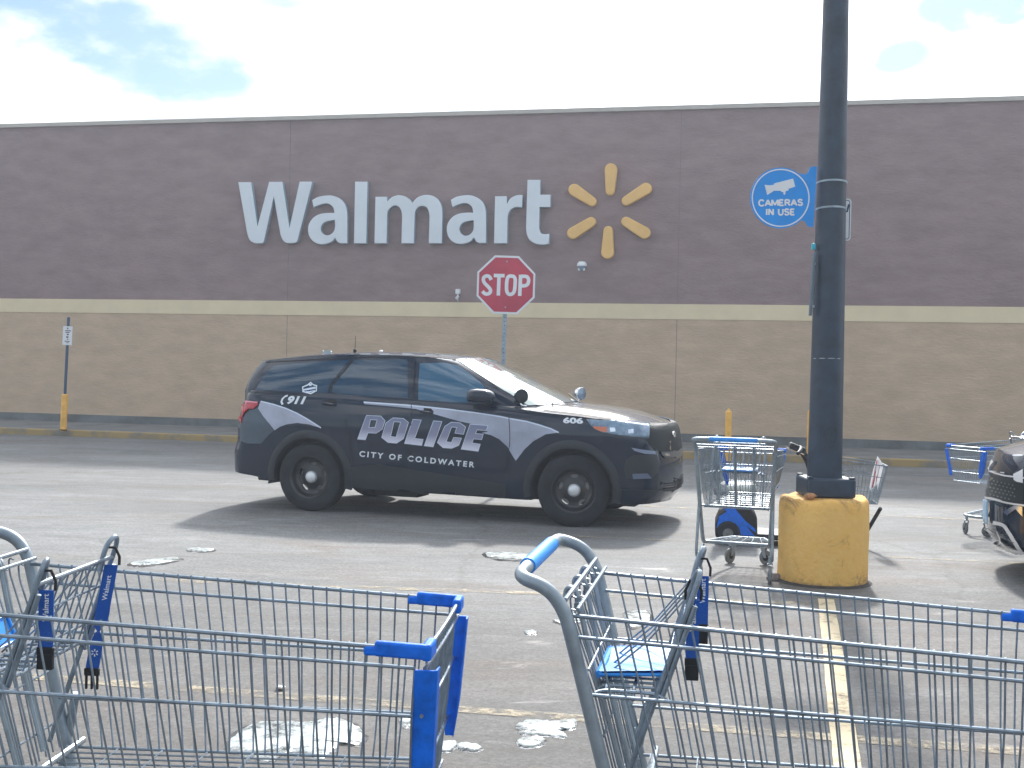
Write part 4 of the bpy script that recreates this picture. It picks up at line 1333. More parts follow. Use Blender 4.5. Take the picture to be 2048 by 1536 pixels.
def body_meshes(root, paint, outline=None):
    half = dense(outline or LOW_OUT, 6)
    full = half + [(x, -y) for x, y in half[-2:0:-1]]
    n = len(full)
    def pt(x, y, v):
        zb, zs = interp(x, ZB), interp(x, ZS)
        z = zb + (zs - zb) * v
        wz = interp(z, WZ)
        # shoulder rounds over
        wz -= .018 * ss(v, .93, 1.0)
        # lower doors tuck in, then kick out to the sill
        wz -= .012 * math.exp(-((z - .50) / .09) ** 2) * ss(x, .3, .7) * (1 - ss(x, 2.2, 2.6))
        X = x + interp(z, FX) * ss(x, 2.9, 3.9) + interp(z, RX) * (1 - ss(x, -1.05, -.3))
        return Vector((X, y * wz, z))
    vs_ = [0, .04, .10, .17, .24, .31, .38, .45, .52, .58, .64, .70, .75, .80, .85, .89, .93, .96, .985, 1.0]
    mb = MB()
    V = [pt(x, y, v) for v in vs_ for x, y in full]
    F = []
    for j in range(len(vs_) - 1):
        for i in range(n):
            F.append((j * n + i, j * n + (i + 1) % n, (j + 1) * n + (i + 1) % n, (j + 1) * n + i))
    # top: hood crown and lid
    ws = [.04, .09, .16, .24, .32, .42, .55, .7, .85, 1.0]
    base = (len(vs_) - 1) * n
    prev = list(range(base, base + n))
    top = [V[i] for i in prev]
    zc_tab = [(-1.1, 1.35), (1.5, 1.32), (2.2, 1.30), (2.5, 1.305), (3.0, 1.27), (3.4, 1.222), (3.7, 1.155), (3.88, 1.10), (3.99, 1.075)]
    for wv in ws:
        cur = []
        for i in range(n):
            p = top[i]
            x = p.x
            zc = interp(x + .08, zc_tab)
            yy = p.y * (1 - wv)
            f = 1 - (1 - wv) ** 1.9
            z = p.z + (max(zc, p.z) - p.z) * f
            # raised bonnet ridges
            hr = ss(x, 2.3, 2.7) * (1 - ss(x, 3.45, 3.72))
            z += .020 * math.exp(-((abs(yy) - .56) / .085) ** 2) * hr - .008 * math.exp(-((abs(yy) - .80) / .05) ** 2) * hr
            cur.append(len(V)); V.append(Vector((x, yy, z)))
        for i in range(n):
            F.append((prev[i], prev[(i + 1) % n], cur[(i + 1) % n], cur[i]))
        prev = cur
    # floor
    prev = list(range(n))
    for wv in (.5, 1.0):
        cur = []
        for i in range(n):
            p = V[i]; cur.append(len(V)); V.append(Vector((p.x, p.y * (1 - wv), max(.24, p.z - .02))))
        for i in range(n): F.append((prev[(i + 1) % n], prev[i], cur[i], cur[(i + 1) % n]))
        prev = cur
    mb.add(V, F)
    bm = bmesh.new()
    me = bpy.data.meshes.new('b'); me.from_pydata(mb.v, [], mb.f); bm.from_mesh(me)
    bmesh.ops.remove_doubles(bm, verts=bm.verts, dist=.0006)
    bmesh.ops.dissolve_degenerate(bm, edges=bm.edges, dist=.0003)
    bmesh.ops.recalc_face_normals(bm, faces=bm.faces)
    bm.to_mesh(me); bm.free()
    me.materials.append(paint); me.materials.append(M_['black'])
    tmp = bpy.data.objects.new('tmp', me); col.objects.link(tmp)
    # wheel arches
    cuts = []
    for xc in (0, 3.025):
        for sy in (-1, 1):
            c = MB(); prof = []
            k = 40; ring0 = []; ring1 = []
            for i in range(k):
                a = 2 * PI * i / k
                R = .445 * (1 + .05 * math.cos(a * 2 - PI)) if math.sin(a) > 0 else .47
                R = .445 if math.sin(a) > -.2 else .47
                ring0.append((xc + R * math.cos(a), sy * .56, .385 + R * math.sin(a)))
                ring1.append((xc + R * math.cos(a), sy * 1.2, .385 + R * math.sin(a)))
            c.add(ring0 + ring1, [(i, (i + 1) % k, k + (i + 1) % k, k + i) for i in range(k)] + [tuple(range(k))[::-1], tuple(range(k, 2 * k))])
            co = c.build('cut', M_['black'], smooth=False); cuts.append(co)
            md = tmp.modifiers.new('c', 'BOOLEAN'); md.operation = 'DIFFERENCE'; md.object = co; md.solver = 'EXACT'
    dg = bpy.context.evaluated_depsgraph_get()
    nm = bpy.data.meshes.new_from_object(tmp.evaluated_get(dg))
    for c in cuts: bpy.data.objects.remove(c)
    bpy.data.objects.remove(tmp)
    nm.materials.clear(); nm.materials.append(paint); nm.materials.append(M_['black'])
    for p in nm.polygons:
        c = p.center; p.material_index = 0
        for xc in (0, 3.025):
            r = math.hypot(c.x - xc, c.z - .385)
            if r < .475 and abs(c.y) < .965 and (abs(p.normal.y) < .5 or abs(c.y) < .6): p.material_index = 1
        if p.normal.z < -.8 and c.z < .3: p.material_index = 1
    nm.shade_smooth(); nm.set_sharp_from_angle(angle=math.radians(38))
    body = bpy.data.objects.new('body', nm); col.objects.link(body); body.parent = root
    return body
GB = [(-1.0, 0, 1.335), (-.99, .36, 1.335), (-.96, .65, 1.335), (-.88, .82, 1.33), (-.55, .86, 1.33), (.2, .873, 1.315), (1.1, .875, 1.28), (1.85, .862, 1.24), (2.32, .835, 1.225), (2.58, .72, 1.235), (2.74, .48, 1.25), (2.81, .24, 1.26), (2.83, 0, 1.265)]
GR = [(-0.86, 0, 1.69), (-0.85, 0.3, 1.69), (-0.82, 0.5, 1.685), (-0.76, 0.625, 1.68), (-0.45, 0.655, 1.715), (0.15, 0.685, 1.762), (0.75, 0.69, 1.768), (1.22, 0.675, 1.755), (1.5, 0.635, 1.728), (1.6, 0.52, 1.74), (1.68, 0.34, 1.752), (1.72, 0.17, 1.758), (1.73, 0, 1.76)]
def G_fn(per=6):
    b = crom(GB, per); r = crom(GR, per)
    b = b + [Vector((p.x, -p.y, p.z)) for p in b[-2:0:-1]]
    r = r + [Vector((p.x, -p.y, p.z)) for p in r[-2:0:-1]]
    return b, r
def greenhouse(root, paint):
    b, r = G_fn(); n = len(b)
    ts = [i / 12 for i in range(13)]
    V = []
    def pt(i, t):
        p = b[i].lerp(r[i], t)
        bul = math.sin(PI * t) * .028
        x = p.x; y = p.y
        d = Vector((0 if abs(y) > .5 and -.6 < x < 2.2 else (1 if x > 1 else -1) * .6, (1 if y > 0 else -1) * (1 if abs(y) > .3 else 0), 0))
        return p + d * bul
    for t in ts:
        for i in range(n): V.append(pt(i, t))
    F = []
    for j in range(len(ts) - 1):
        for i in range(n):
            F.append((j * n + i, j * n + (i + 1) % n, (j + 1) * n + (i + 1) % n, (j + 1) * n + i))
    prev = [(len(ts) - 1) * n + i for i in range(n)]
    top = [V[i] for i in prev]
    ztab = [(-.86, 1.70), (-.6, 1.735), (-.2, 1.78), (.4, 1.812), (.9, 1.815), (1.3, 1.80), (1.55, 1.78), (1.74, 1.762)]
    for wv in (.03, .08, .15, .25, .38, .55, .75, 1.0):
        cur = []
        for i in range(n):
            p = top[i]; f = 1 - (1 - wv) ** 2.2
            cur.append(len(V)); V.append(Vector((p.x, p.y * (1 - wv), p.z + (max(interp(p.x, ztab), p.z) - p.z) * f)))
        for i in range(n): F.append((prev[i], prev[(i + 1) % n], cur[(i + 1) % n], cur[i]))
        prev = cur
    # close below, inside the body
    low = []
    for i in range(n):
        low.append(len(V)); V.append(V[i] + Vector((0, 0, -.12)))
    for i in range(n): F.append((low[i], low[(i + 1) % n], (i + 1) % n, i))
    mb = MB(); mb.add(V, F)
    return mb.build('cabin', paint, root, angle=35), pt, n

class Surf:
    """drops flat shapes, given as picture outlines or car side outlines, onto the real surface"""
    def __init__(s, root, objs):
        bpy.context.view_layer.update()
        s.root = root; s.inv = root.matrix_world.inverted()
        V, F = [], []
        for o in objs:
            off = len(V); mw = o.matrix_world
            V += [mw @ v.co for v in o.data.vertices]
            F += [tuple(i + off for i in p.vertices) for p in o.data.polygons]
        s.bvh = BVHTree.FromPolygons(V, F)
        s.dist = None
    def drop(s, V, F, name, m, parent=None, eps=.003, step=6.0, depth=None, mirror=False, thick=0.0, smooth=True, back=0.0):
        bm = bmesh.new()
        vs = [bm.verts.new((v[0], v[1], 0)) for v in V]
        bm.verts.ensure_lookup_table()
        for f in F:
            try: bm.faces.new([vs[i] for i in f])
            except ValueError: pass
        xs = [v[0] for v in V]; ys = [v[1] for v in V]
        if step:
            x = (int(min(xs) / step) + 1) * step
            while x < max(xs):
                bmesh.ops.bisect_plane(bm, geom=bm.verts[:] + bm.edges[:] + bm.faces[:], plane_co=(x, 0, 0), plane_no=(1, 0, 0)); x += step
            y = (int(min(ys) / step) + 1) * step
            while y < max(ys):
                bmesh.ops.bisect_plane(bm, geom=bm.verts[:] + bm.edges[:] + bm.faces[:], plane_co=(0, y, 0), plane_no=(0, 1, 0)); y += step
        bmesh.ops.triangulate(bm, faces=bm.faces)
        bm.verts.ensure_lookup_table()
        out = []
        last = None
        hits = []
        for v in bm.verts:
            d = ray(v.co.x, v.co.y)
            h = s.bvh.ray_cast(CAM, d)
            hits.append((h[0], h[1], d))
        med = sorted((h[0] - CAM).length for h in hits if h[0] is not None)
        if not med: bm.free(); return None
        med = med[len(med) // 2]
        for (p, nn, d) in hits:
            if p is None or (p - CAM).length > med + .75:
                q = CAM + d * med
                p, nn = s.bvh.find_nearest(q)[:2]
            if nn.dot(d) > 0: nn = -nn
            out.append(s.inv @ (p + nn * eps))
        fs = [tuple(v.index for v in f.verts) for f in bm.faces]
        bm.verts.index_update()
        fs = [tuple(v.index for v in f.verts) for f in bm.faces]
        bm.free()
        mb = MB(); mb.add(out, fs)
        o = mb.build(name, m, parent or s.root, smooth=smooth, angle=50, recalc=False)
        # face outwards
        me = o.data; bm = bmesh.new(); bm.from_mesh(me)
        camL = s.inv @ CAM
        for f in bm.faces:
            if f.normal.dot(camL - f.calc_center_median()) < 0: f.normal_flip()
        bm.to_mesh(me); bm.free()
        if thick:
            sd_ = o.modifiers.new('solid', 'SOLIDIFY'); sd_.thickness = thick; sd_.offset = 1
        if mirror:
            me2 = o.data.copy()
            for v in me2.vertices: v.co.y = -v.co.y
            me2.flip_normals()
            o2 = bpy.data.objects.new(name, me2); col.objects.link(o2); o2.parent = parent or s.root
            if thick:
                sd_ = o2.modifiers.new('solid', 'SOLIDIFY'); sd_.thickness = thick; sd_.offset = 1
        return o
    def poly(s, loops, name, m, **k):
        if not isinstance(loops[0][0], (tuple, list)): loops = [loops]
        V, F = mesh2d(loops, offset=k.pop('offset', 0.0))
        return s.drop(V, F, name, m, **k)
    def line(s, pts, wd, name, m, smooth_=False, **k):
        if smooth_: pts = [(p.x, p.y) for p in crom([(a, b, 0) for a, b in pts], 5)]
        L, R = [], []
        for i, p in enumerate(pts):
            a = Vector(pts[max(0, i - 1)]); b = Vector(pts[min(len(pts) - 1, i + 1)])
            d = (b - a).normalized(); nn = Vector((-d.y, d.x)) * wd / 2
            L.append(tuple(Vector(p) + nn)); R.append(tuple(Vector(p) - nn))
        return s.poly(L + R[::-1], name, m, **k)

def arch_trim(root, body_obj, xc, sy, m, r0=.440, r1=.53, name='arch_cladding'):
    """flared cladding round a wheel opening, following the body side"""
    inv = None
    me = body_obj.data
    bvh = BVHTree.FromPolygons([v.co for v in me.vertices], [tuple(p.vertices) for p in me.polygons])
    mb = MB(); V = []
    ang = [math.radians(a) for a in range(-14, 196, 5)]
    rows = ((r0 - .004, -.05), (r0 - .002, .018), (r0 + .02, .024), (r1 - .012, .012), (r1, -.004))
    for a in ang:
        for r, e in rows:
            rr = r
            x, z = xc + rr * math.cos(a), max(.262, .385 + rr * math.sin(a))
            rref = max(r, r0 + .025)
            xr, zr = xc + rref * math.cos(a), max(.30, .385 + rref * math.sin(a))
            h = bvh.ray_cast(Vector((xr, sy * 2, zr)), Vector((0, -sy, 0)))
            y = h[0].y if h[0] is not None and abs(h[0].y) > .7 else sy * .95
            V.append((x, y + sy * e, z))
    k = len(rows)
    mb.add(V, [(i * k + j, i * k + j + 1, (i + 1) * k + j + 1, (i + 1) * k + j) for i in range(len(ang) - 1) for j in range(k - 1)])
    return mb.build(name, m, root, angle=50)

def wheel(root, xc, sy, steer, r=.382, wd=.25, police=True):
    c = Vector((xc, sy * .845, r))
    w_ = empty('wheel', c); w_.parent = root
    # outward is local -y for the near side
    w_.rotation_euler = (0, 0, steer if sy < 0 else steer + PI)
    h = wd / 2
    mb = MB()
    mb.lathe([(.235, -h + .005), (.262, -h - .004), (.31, -h - .006), (.345, -h + .004), (.368, -h + .016), (r - .004, -h + .032), (r, -h + .05), (r, h - .05), (r - .004, h - .032), (.345, h - .004), (.31, h), (.235, h - .005)], 72, 'y', cap=False)
    t = mb.build('tyre', M_['rubber'], w_, angle=30)
    mb = MB()
    for k in range(4):
        yy = -.075 + .05 * k
        mb.lathe([(r + .0005, yy - .004), (r + .001, yy), (r + .0005, yy + .004)], 60, 'y', cap=False)
    mb.build('tread_groove', M_['black'], t)
    # dished steel disc with real openings
    nA, radii = 140, [.055, .068, .078, .098, .108, .116, .124, .132, .140, .148, .156, .164, .172, .184, .196, .206, .214, .222, .238]
    def dep(q): return interp(q, [(.05, -.050), (.078, -.052), (.10, -.038), (.13, -.028), (.17, -.028), (.196, -.040), (.206, -.062), (.215, -.085), (.222, -.098), (.240, -.128)])
    V = [(q * math.cos(2 * PI * i / nA), dep(q), q * math.sin(2 * PI * i / nA)) for q in radii for i in range(nA)]
    F = []
    for j in range(len(radii) - 1):
        for i in range(nA):
            q = (radii[j] + radii[j + 1]) / 2; a = 2 * PI * (i + .5) / nA
            hole = False
            for k in range(5):
                a0 = PI / 2 + k * 2 * PI / 5
                da = (a - a0 + PI) % (2 * PI) - PI
                if (da * .148 / .042) ** 2 + ((q - .150) / .024) ** 2 < 1: hole = True
            if not hole: F.append((j * nA + i, j * nA + (i + 1) % nA, (j + 1) * nA + (i + 1) % nA, (j + 1) * nA + i))
    mb = MB(); mb.add(V, F)
    rim = mb.build('rim', M_['black'] if not police else M_.setdefault('rimpaint', mat('satin_black', (.012, .014, .017), .35, coat=.4)), w_, angle=50)
    so_ = rim.modifiers.new('solid', 'SOLIDIFY'); so_.thickness = .004
    mb = MB(); mb.lathe([(.237, -.128), (.222, -.09), (.215, .0), (.215, .10)], 60, 'y', cap=False)
    mb.build('barrel', M_['plastic'], w_)
    mb = MB(); mb.lathe([(.0, .012), (.16, .012), (.165, .02), (.165, .04)], 48, 'y', cap=False)
    mb.build('brake_disc', M_.setdefault('disc', mat('worn_steel', (.34, .33, .34), .5, metal=.5, var=.2, scale=14)), w_)
    mb = MB()
    mb.lathe([(.068, -.045), (.068, -.066), (.063, -.080), (.048, -.091), (.02, -.097), (.001, -.098)], 36, 'y', cap=False)
    cap = mb.build('hub_cap', M_.setdefault('satin_silver', mat('satin_silver', (.80, .81, .83), .35, metal=.35)), w_)
    mb = MB()
    for k in range(5):
        a = 2 * PI * k / 5 + .3
        mb.lathe([(.0085, -.080), (.0085, -.0895), (.002, -.091)], 10, 'y', (.036 * math.cos(a), 0, .036 * math.sin(a)), cap=False)
    mb.build('lug_nut', M_['plastic'], cap)
    return w_

# ------------------------------------------------------------------ the police vehicle
YAW = math.radians(-17.0)
SUV = tag(empty('police_suv'), 'black police SUV with silver stripes and large POLICE lettering on its side', 'police car')
pr, pf = ground(613, 1022), ground(1146, 1055)
mid = (pr + pf) / 2
R3 = Matrix.Rotation(YAW, 3, 'Z')
SUV.rotation_euler = (0, 0, YAW)
SUV.location = Vector((mid.x, mid.y, 0)) - R3 @ Vector((1.5125, -.965, 0))
body = body_meshes(SUV, M_['paint'])
cabin, gpt, gn = greenhouse(SUV, M_['paint'])
S = Surf(SUV, [body, cabin])
SB = Surf(SUV, [body]); SC = Surf(SUV, [cabin])
for xc in (0, 3.025):
    for sy in (-1, 1): arch_trim(SUV, body, xc, sy, M_['plastic'])
for xc, st in ((0, 0), (3.025, math.radians(13))):
    for sy in (-1, 1): wheel(SUV, xc, sy, st)
# underside: exhaust box, axle and mud flaps that show against the lit road
mb = MB(); mb.box((.95, -.55, .24), (.55, .35, .10)); mb.box((1.5, .1, .24), (2.3, .9, .08)); mb.box((3.3, 0, .25), (.7, 1.3, .08))
mb.build('underbody', M_['black'], SUV, bevel=.02)
mb = MB(); mb.tube([(-.9, -.45, .30), (.5, -.45, .28)], .035, 10); mb.tube([(0, -.8, .37), (0, .8, .37)], .04, 10)
mb.build('exhaust', M_['plastic'], SUV)
# ---- windows
q8 = lambda L: [(440 + x / 7.314, 690 + y / 7.314) for x, y in L]
c1_ = lambda L: [(440 + x / 3.657, 660 + y / 3.657) for x, y in L]
c2_ = lambda L: [(900 + x / 3.657, 680 + y / 3.657) for x, y in L]
SC.poly(c1_([(395, 262), (560, 245), (950, 218), (800, 400), (790, 462), (250, 452), (320, 340)]), 'quarter_window', M_['glass'], mirror=True, eps=.004)
SC.poly(c1_([(985, 222), (1372, 214), (1375, 498), (905, 478), (820, 455), (828, 405)]), 'rear_door_window', M_['glass'], mirror=True, eps=.004)
SC.poly(c1_([(1462, 245), (1640, 240), (1740, 262), (1820, 315), (1905, 385), (1985, 470), (1990, 540), (1450, 515), (1452, 380)]), 'front_door_window', M_['glass_light'], mirror=True, eps=.004)
for L in ([(975, 222), (820, 400), (805, 470)], [(1420, 212), (1420, 505)]):
    SC.line(c1_(L), 1.6, 'pillar_seam', M_['seam'], eps=.005)
SC.line(c1_([(335, 235), (600, 222), (1000, 200), (1400, 200), (1620, 204), (1760, 232), (1900, 320), (2040, 440)]), 1.2, 'drip_rail', M_['seam'], smooth_=True, eps=.005)
# windshield as a strip of the cabin surface
k0 = 9 * 6 - 2
mb = MB(); idx = list(range(k0, gn - k0 + 1)); V = []
ts = [.04 + .93 * i / 12 for i in range(13)]
for t in ts:
    for i in idx:
        p = gpt(i, t)
        pu = gpt(min(i + 1, gn - 1), t) - gpt(i - 1, t); pv = gpt(i, t + .02) - gpt(i, t - .02)
        nn = pu.cross(pv).normalized()
        if nn.x < 0: nn = -nn
        V.append(p + nn * .005)
nI = len(idx)
mb.add(V, [(j * nI + i, j * nI + i + 1, (j + 1) * nI + i + 1, (j + 1) * nI + i) for j in range(len(ts) - 1) for i in range(nI - 1)])
ws_ = mb.build('windshield', M_['windshield'], SUV)
mb = MB()
for y0, y1 in ((-.62, -.05), (.1, .68)):
    mb.tube([(2.86 - abs(y0) * .25, y0, 1.275), (2.62 - abs(y1) * .1, y1, 1.36)], .006, 6)
mb.build('wiper', M_['black'], ws_)
# black dash light bar behind the glass top and sensor housing
# ---- silver stripes
c4 = lambda L: [(700 + x / 6.827, 790 + y / 6.827) for x, y in L]
rear_sw = q8([(595, 822), (780, 868), (960, 925), (1130, 1000), (1280, 1085), (1400, 1160), (1480, 1215), (1300, 1160), (1130, 1140), (980, 1160), (880, 1195), (800, 1250), (740, 1170), (640, 1050), (560, 930), (575, 870)])
SB.poly(q8([(575, 890), (640, 1050), (740, 1170), (790, 1250), (720, 1310), (640, 1400), (600, 1445), (400, 1440), (215, 1370), (238, 1250), (290, 1140), (370, 1010), (430, 960), (510, 940)]), 'fender_glare', M_.setdefault('painted_glare', mat('painted_glare', (.055, .085, .115), .4, var=.2, scale=2)), mirror=True, eps=.0028)  # lighter patch paints glare and body reflections onto the rear fender
SB.poly(rear_sw, 'stripe', M_['silver'], mirror=True, eps=.003)
SB.line(q8([(600, 824), (780, 868), (960, 925), (1130, 1000), (1280, 1085), (1400, 1160), (1478, 1212)]), 2.4, 'stripe_edge', M_['silver_edge'], mirror=True, eps=.0042)
front_sw = c4([(185, 92), (800, 135), (1300, 185), (1700, 235), (2048, 288)]) + c2_([(440, 570), (560, 590), (650, 615), (740, 645), (800, 675), (700, 690), (610, 740), (545, 800), (500, 860), (482, 884), (460, 850), (420, 780), (360, 725), (300, 695), (230, 680)]) + c4([(1880, 500), (1830, 430), (1500, 360), (1250, 290), (900, 190), (500, 150), (200, 125)])
SB.poly(front_sw, 'stripe', M_['silver'], mirror=True, eps=.003)
SB.line(c4([(188, 98), (800, 141), (1300, 191), (1700, 241), (2048, 294)]) + c2_([(440, 576), (560, 596), (650, 621), (740, 650), (795, 677)]), 2.6, 'stripe_edge', M_['silver_edge'], mirror=True, eps=.0042)
# ---- POLICE
def grad_mat():
    M = mat('lettering_fade', (.3, .3, .4), .45)
    t = M.node_tree; b = t.nodes['Principled BSDF']
    co = N(t, 'ShaderNodeTexCoord'); sp = N(t, 'ShaderNodeSeparateXYZ'); t.links.new(co.outputs['Object'], sp.inputs[0])
    a = N(t, 'ShaderNodeMath', operation='MULTIPLY_ADD'); t.links.new(sp.outputs[0], a.inputs[0]); a.inputs[1].default_value = GK; t.links.new(sp.outputs[2], a.inputs[2])
    r = N(t, 'ShaderNodeMapRange'); t.links.new(a.outputs[0], r.inputs[0])
    r.inputs[1].default_value = G0; r.inputs[2].default_value = G1
    c = N(t, 'ShaderNodeValToRGB'); t.links.new(r.outputs[0], c.inputs[0])
    e = c.color_ramp.elements; e[0].position = 0; e[0].color = (.78, .78, .90, 1); e[1].position = 1; e[1].color = (.17, .19, .30, 1)
    x = e.new(.45); x.color = (.27, .28, .40, 1)
    t.links.new(c.outputs[0], b.inputs['Base Color'])
    return M
def side_xz(px, py):
    d = ray(px, py); h = SB.bvh.ray_cast(CAM, d); return SB.inv @ h[0]
pA, pB = side_xz(*c4([(160, 610)])[0]), side_xz(*c4([(1650, 750)])[0])
pT = side_xz(*c4([(225, 280)])[0])
GK = -(pB.z - pA.z) / (pB.x - pA.x)
G0 = pA.z + GK * pA.x; G1 = pT.z + GK * pT.x
M_['fade'] = grad_mat()
POL = [
    [[(225, 275), (425, 285), (485, 350), (445, 470), (360, 525), (250, 520), (215, 615), (100, 605)], [(285, 340), (368, 345), (342, 438), (265, 442)]],
    [[(590, 308), (735, 318), (805, 375), (735, 600), (640, 662), (520, 652), (430, 580), (490, 380)], [(605, 368), (690, 374), (628, 572), (562, 562)]],
    [[(860, 330), (980, 340), (890, 590), (1005, 602), (985, 692), (740, 665)]],
    [[(1140, 350), (1262, 360), (1140, 712), (1010, 696)]],
    [[(1385, 368), (1505, 378), (1585, 435), (1555, 540), (1430, 524), (1455, 447), (1392, 440), (1320, 635), (1385, 642), (1415, 575), (1530, 585), (1490, 690), (1390, 732), (1270, 722), (1190, 650), (1295, 425)]],
    [[(1640, 395), (1890, 415), (1868, 490), (1740, 478), (1722, 522), (1825, 532), (1803, 612), (1692, 602), (1672, 650), (1785, 668), (1755, 772), (1515, 742)]],
]
for L in POL:
    loops = [c4(q) for q in L]
    a = SB.poly(loops, 'letter', M_['silver_edge'], eps=.005)
    SB.poly(loops, 'letter_fill', M_['fade'], parent=a, eps=.0064, offset=-1.05)
def text_px(body, p0, p1, h0, name, m, S_, off=.02, spacing=1.0, shear=0.0, eps=.004, parent=None, mirror=False):
    """text whose baseline centre line runs from p0 to p1 (px) with letter height h0"""
    V, F = text2d(body, 1.0, off, spacing, shear=shear)
    x0, x1, y0, y1 = bounds(V)
    P0, P1 = Vector(p0), Vector(p1); L = (P1 - P0).length; d = (P1 - P0).normalized(); nn = Vector((d.y, -d.x))
    out = []
    for v in V:
        a = (v[0] - x0) / (x1 - x0) * L; b = (v[1] - (y0 + y1) / 2) / (y1 - y0) * h0
        q = P0 + d * a + nn * b
        out.append((q.x, q.y))
    return S_.drop(out, F, name, m, eps=eps, step=0, parent=parent, mirror=mirror)
text_px('CITY OF COLDWATER', c4([(130, 800)])[0], c4([(1702, 952)])[0], 11.6, 'lettering', M_['white_vinyl'], SB, .035, 1.45)
text_px('606', c2_([(828, 587)])[0], c2_([(974, 592)])[0], 12.0, 'lettering', M_['white_vinyl'], SB, .05, 1.02)
text_px('911', q8([(985, 805)])[0], q8([(1265, 812)])[0], 16.5, 'lettering', M_['white_vinyl'], S, .05, 1.0, shear=.35)
SB2 = S
S.poly(q8([(995, 730), (960, 738), (905, 780), (885, 835), (905, 880), (935, 862), (915, 830), (930, 790), (955, 765), (990, 755)]), 'phone_symbol', M_['white_vinyl'], eps=.004)
# small crest on the quarter glass: an outlined badge with bars
em = q8([(1330, 540), (1370, 575), (1425, 592), (1420, 680), (1330, 725), (1210, 690), (1205, 610), (1280, 580)])
em_in = q8([(1328, 560), (1368, 592), (1410, 606), (1405, 668), (1328, 705), (1225, 675), (1222, 622), (1290, 596)])
S.poly([em, em_in], 'crest', M_['white_vinyl'], eps=.007)
for L in ([(1215, 650), (1400, 610), (1410, 640), (1225, 672)], [(1300, 570), (1355, 572), (1340, 600), (1310, 600)], [(1250, 690), (1400, 660), (1390, 680), (1290, 708)]):
    S.poly(q8(L), 'crest_bar', M_['silver_edge'], eps=.008)
# ---- tail lamp
tl_ = S.poly(q8([(245, 812), (400, 818), (565, 830), (560, 880), (500, 935), (420, 940), (370, 990), (330, 1060), (265, 1140), (238, 1110), (236, 950)]), 'tail_light', M_['redlens'], eps=.006, mirror=True, thick=.012)
S.poly(q8([(268, 812), (400, 818), (560, 832), (558, 850), (400, 838), (262, 830)]), 'reflector', M_.setdefault('pinklens', mat('pale_red_lens', (.75, .25, .33), .2, coat=.6)), parent=tl_, eps=.020)
# ---- seams, sills, handles
for L in ([(1018, 834), (1020, 880), (1016, 912), (1014, 955)], [(823, 808), (822, 860), (817, 930), (812, 978)], [(690, 838), (700, 880), (704, 930)]):
    SB.line(L, 1.3, 'door_seam', M_['seam'], smooth_=True, eps=.0055)
SB.line(q8([(430, 688), (800, 705), (1200, 730)]), 1.2, 'body_seam', M_['seam'], eps=.004)
SB.line([(680, 968), (700, 972), (850, 984), (1000, 998), (1030, 1000)], 1.5, 'sill_seam', M_['seam'], eps=.004)
SB.poly([(690, 938), (720, 930), (760, 928), (900, 950), (1012, 968), (1012, 1000), (860, 988), (690, 973)], 'sill_cladding', M_['plastic'], mirror=True, eps=.012)
def handle(p0, p1):
    a = side_xz(*p0); b = side_xz(*p1)
    for sy in (1, -1):
        mb = MB()
        A_, B_ = Vector((a.x, a.y * sy, a.z)), Vector((b.x, b.y * sy, b.z))
        o_ = Vector((0, -.035 * sy, 0))
        mb.tube([A_ + o_ * .1, A_.lerp(B_, .12) + o_, A_.lerp(B_, .5) + o_ * 1.15, A_.lerp(B_, .88) + o_, B_ + o_ * .1], [.010, .014, .015, .014, .010], 8)
        mb.build('door_handle', M_['paint'], SUV)
handle((644, 806), (672, 810)); handle((838, 822), (866, 826))
SB.poly([(654, 800), (668, 800), (674, 806), (668, 814), (652, 812)], 'handle_recess', M_['seam'], eps=.004, mirror=True)
SB.poly([(848, 816), (862, 817), (868, 823), (862, 831), (846, 828)], 'handle_recess', M_['seam'], eps=.004, mirror=True)
# ---- front end
hl = SB.poly(c2_([(1000, 583), (1180, 590), (1460, 612), (1450, 715), (1330, 708), (1190, 690), (1100, 672), (1050, 645), (1020, 615)]), 'headlight', M_['lens'], eps=.006, mirror=True, thick=.008)
SB.poly(c2_([(1045, 632), (1150, 636), (1148, 676), (1100, 668), (1060, 650)]), 'amber_marker', M_['amber'], parent=hl, eps=.018)
for (x, y) in ((1190, 655), (1320, 668)):
    SB.poly(c2_([(x - 20, y - 12), (x + 18, y - 14), (x + 22, y + 16), (x - 16, y + 18)]), 'projector', M_['chrome'], parent=hl, eps=.018)
f7 = lambda L: [(1160 + x / 6.983, 810 + y / 6.983) for x, y in L]
SB.poly(f7([(975, 262), (1150, 258), (1325, 245), (1365, 330), (1425, 610), (1420, 632), (1260, 650), (1120, 655), (1010, 600), (930, 490), (945, 380)]), 'grille', M_.setdefault('mesh_black', mat('grille_mesh', (.006, .014, .018), .6, bump=0.5, bscale=120, spec=.3)), eps=.006, mirror=True)
gr = SB.poly(f7([(1120, 655), (1260, 650), (1420, 632), (1480, 620), (1482, 690), (1400, 715), (1180, 740), (1130, 700)]), 'bumper_bar', M_.setdefault('dark_silver', mat('dark_silver_trim', (.13, .15, .17), .3, metal=.5)), eps=.014, mirror=True)
SB.poly(f7([(1395, 455), (1415, 470), (1470, 600), (1480, 640), (1440, 640), (1425, 610)]), 'grille_trim', M_['chrome'], eps=.016, mirror=True)
SB.poly(f7([(1150, 685), (1190, 672), (1235, 690), (1225, 715), (1180, 720)]), 'trim_glint', M_['chrome'], eps=.02)
bd = SB.poly(f7([(1250, 385), (1275, 370), (1292, 395), (1290, 440), (1270, 455), (1252, 425)]), 'badge', M_['chrome'], eps=.03, thick=.01)
SB.poly(f7([(640, 760), (740, 700), (1060, 690), (1110, 800), (1080, 940), (1000, 1030), (650, 1025), (610, 900)]), 'fog_recess', M_['plastic'], eps=.004, mirror=True)
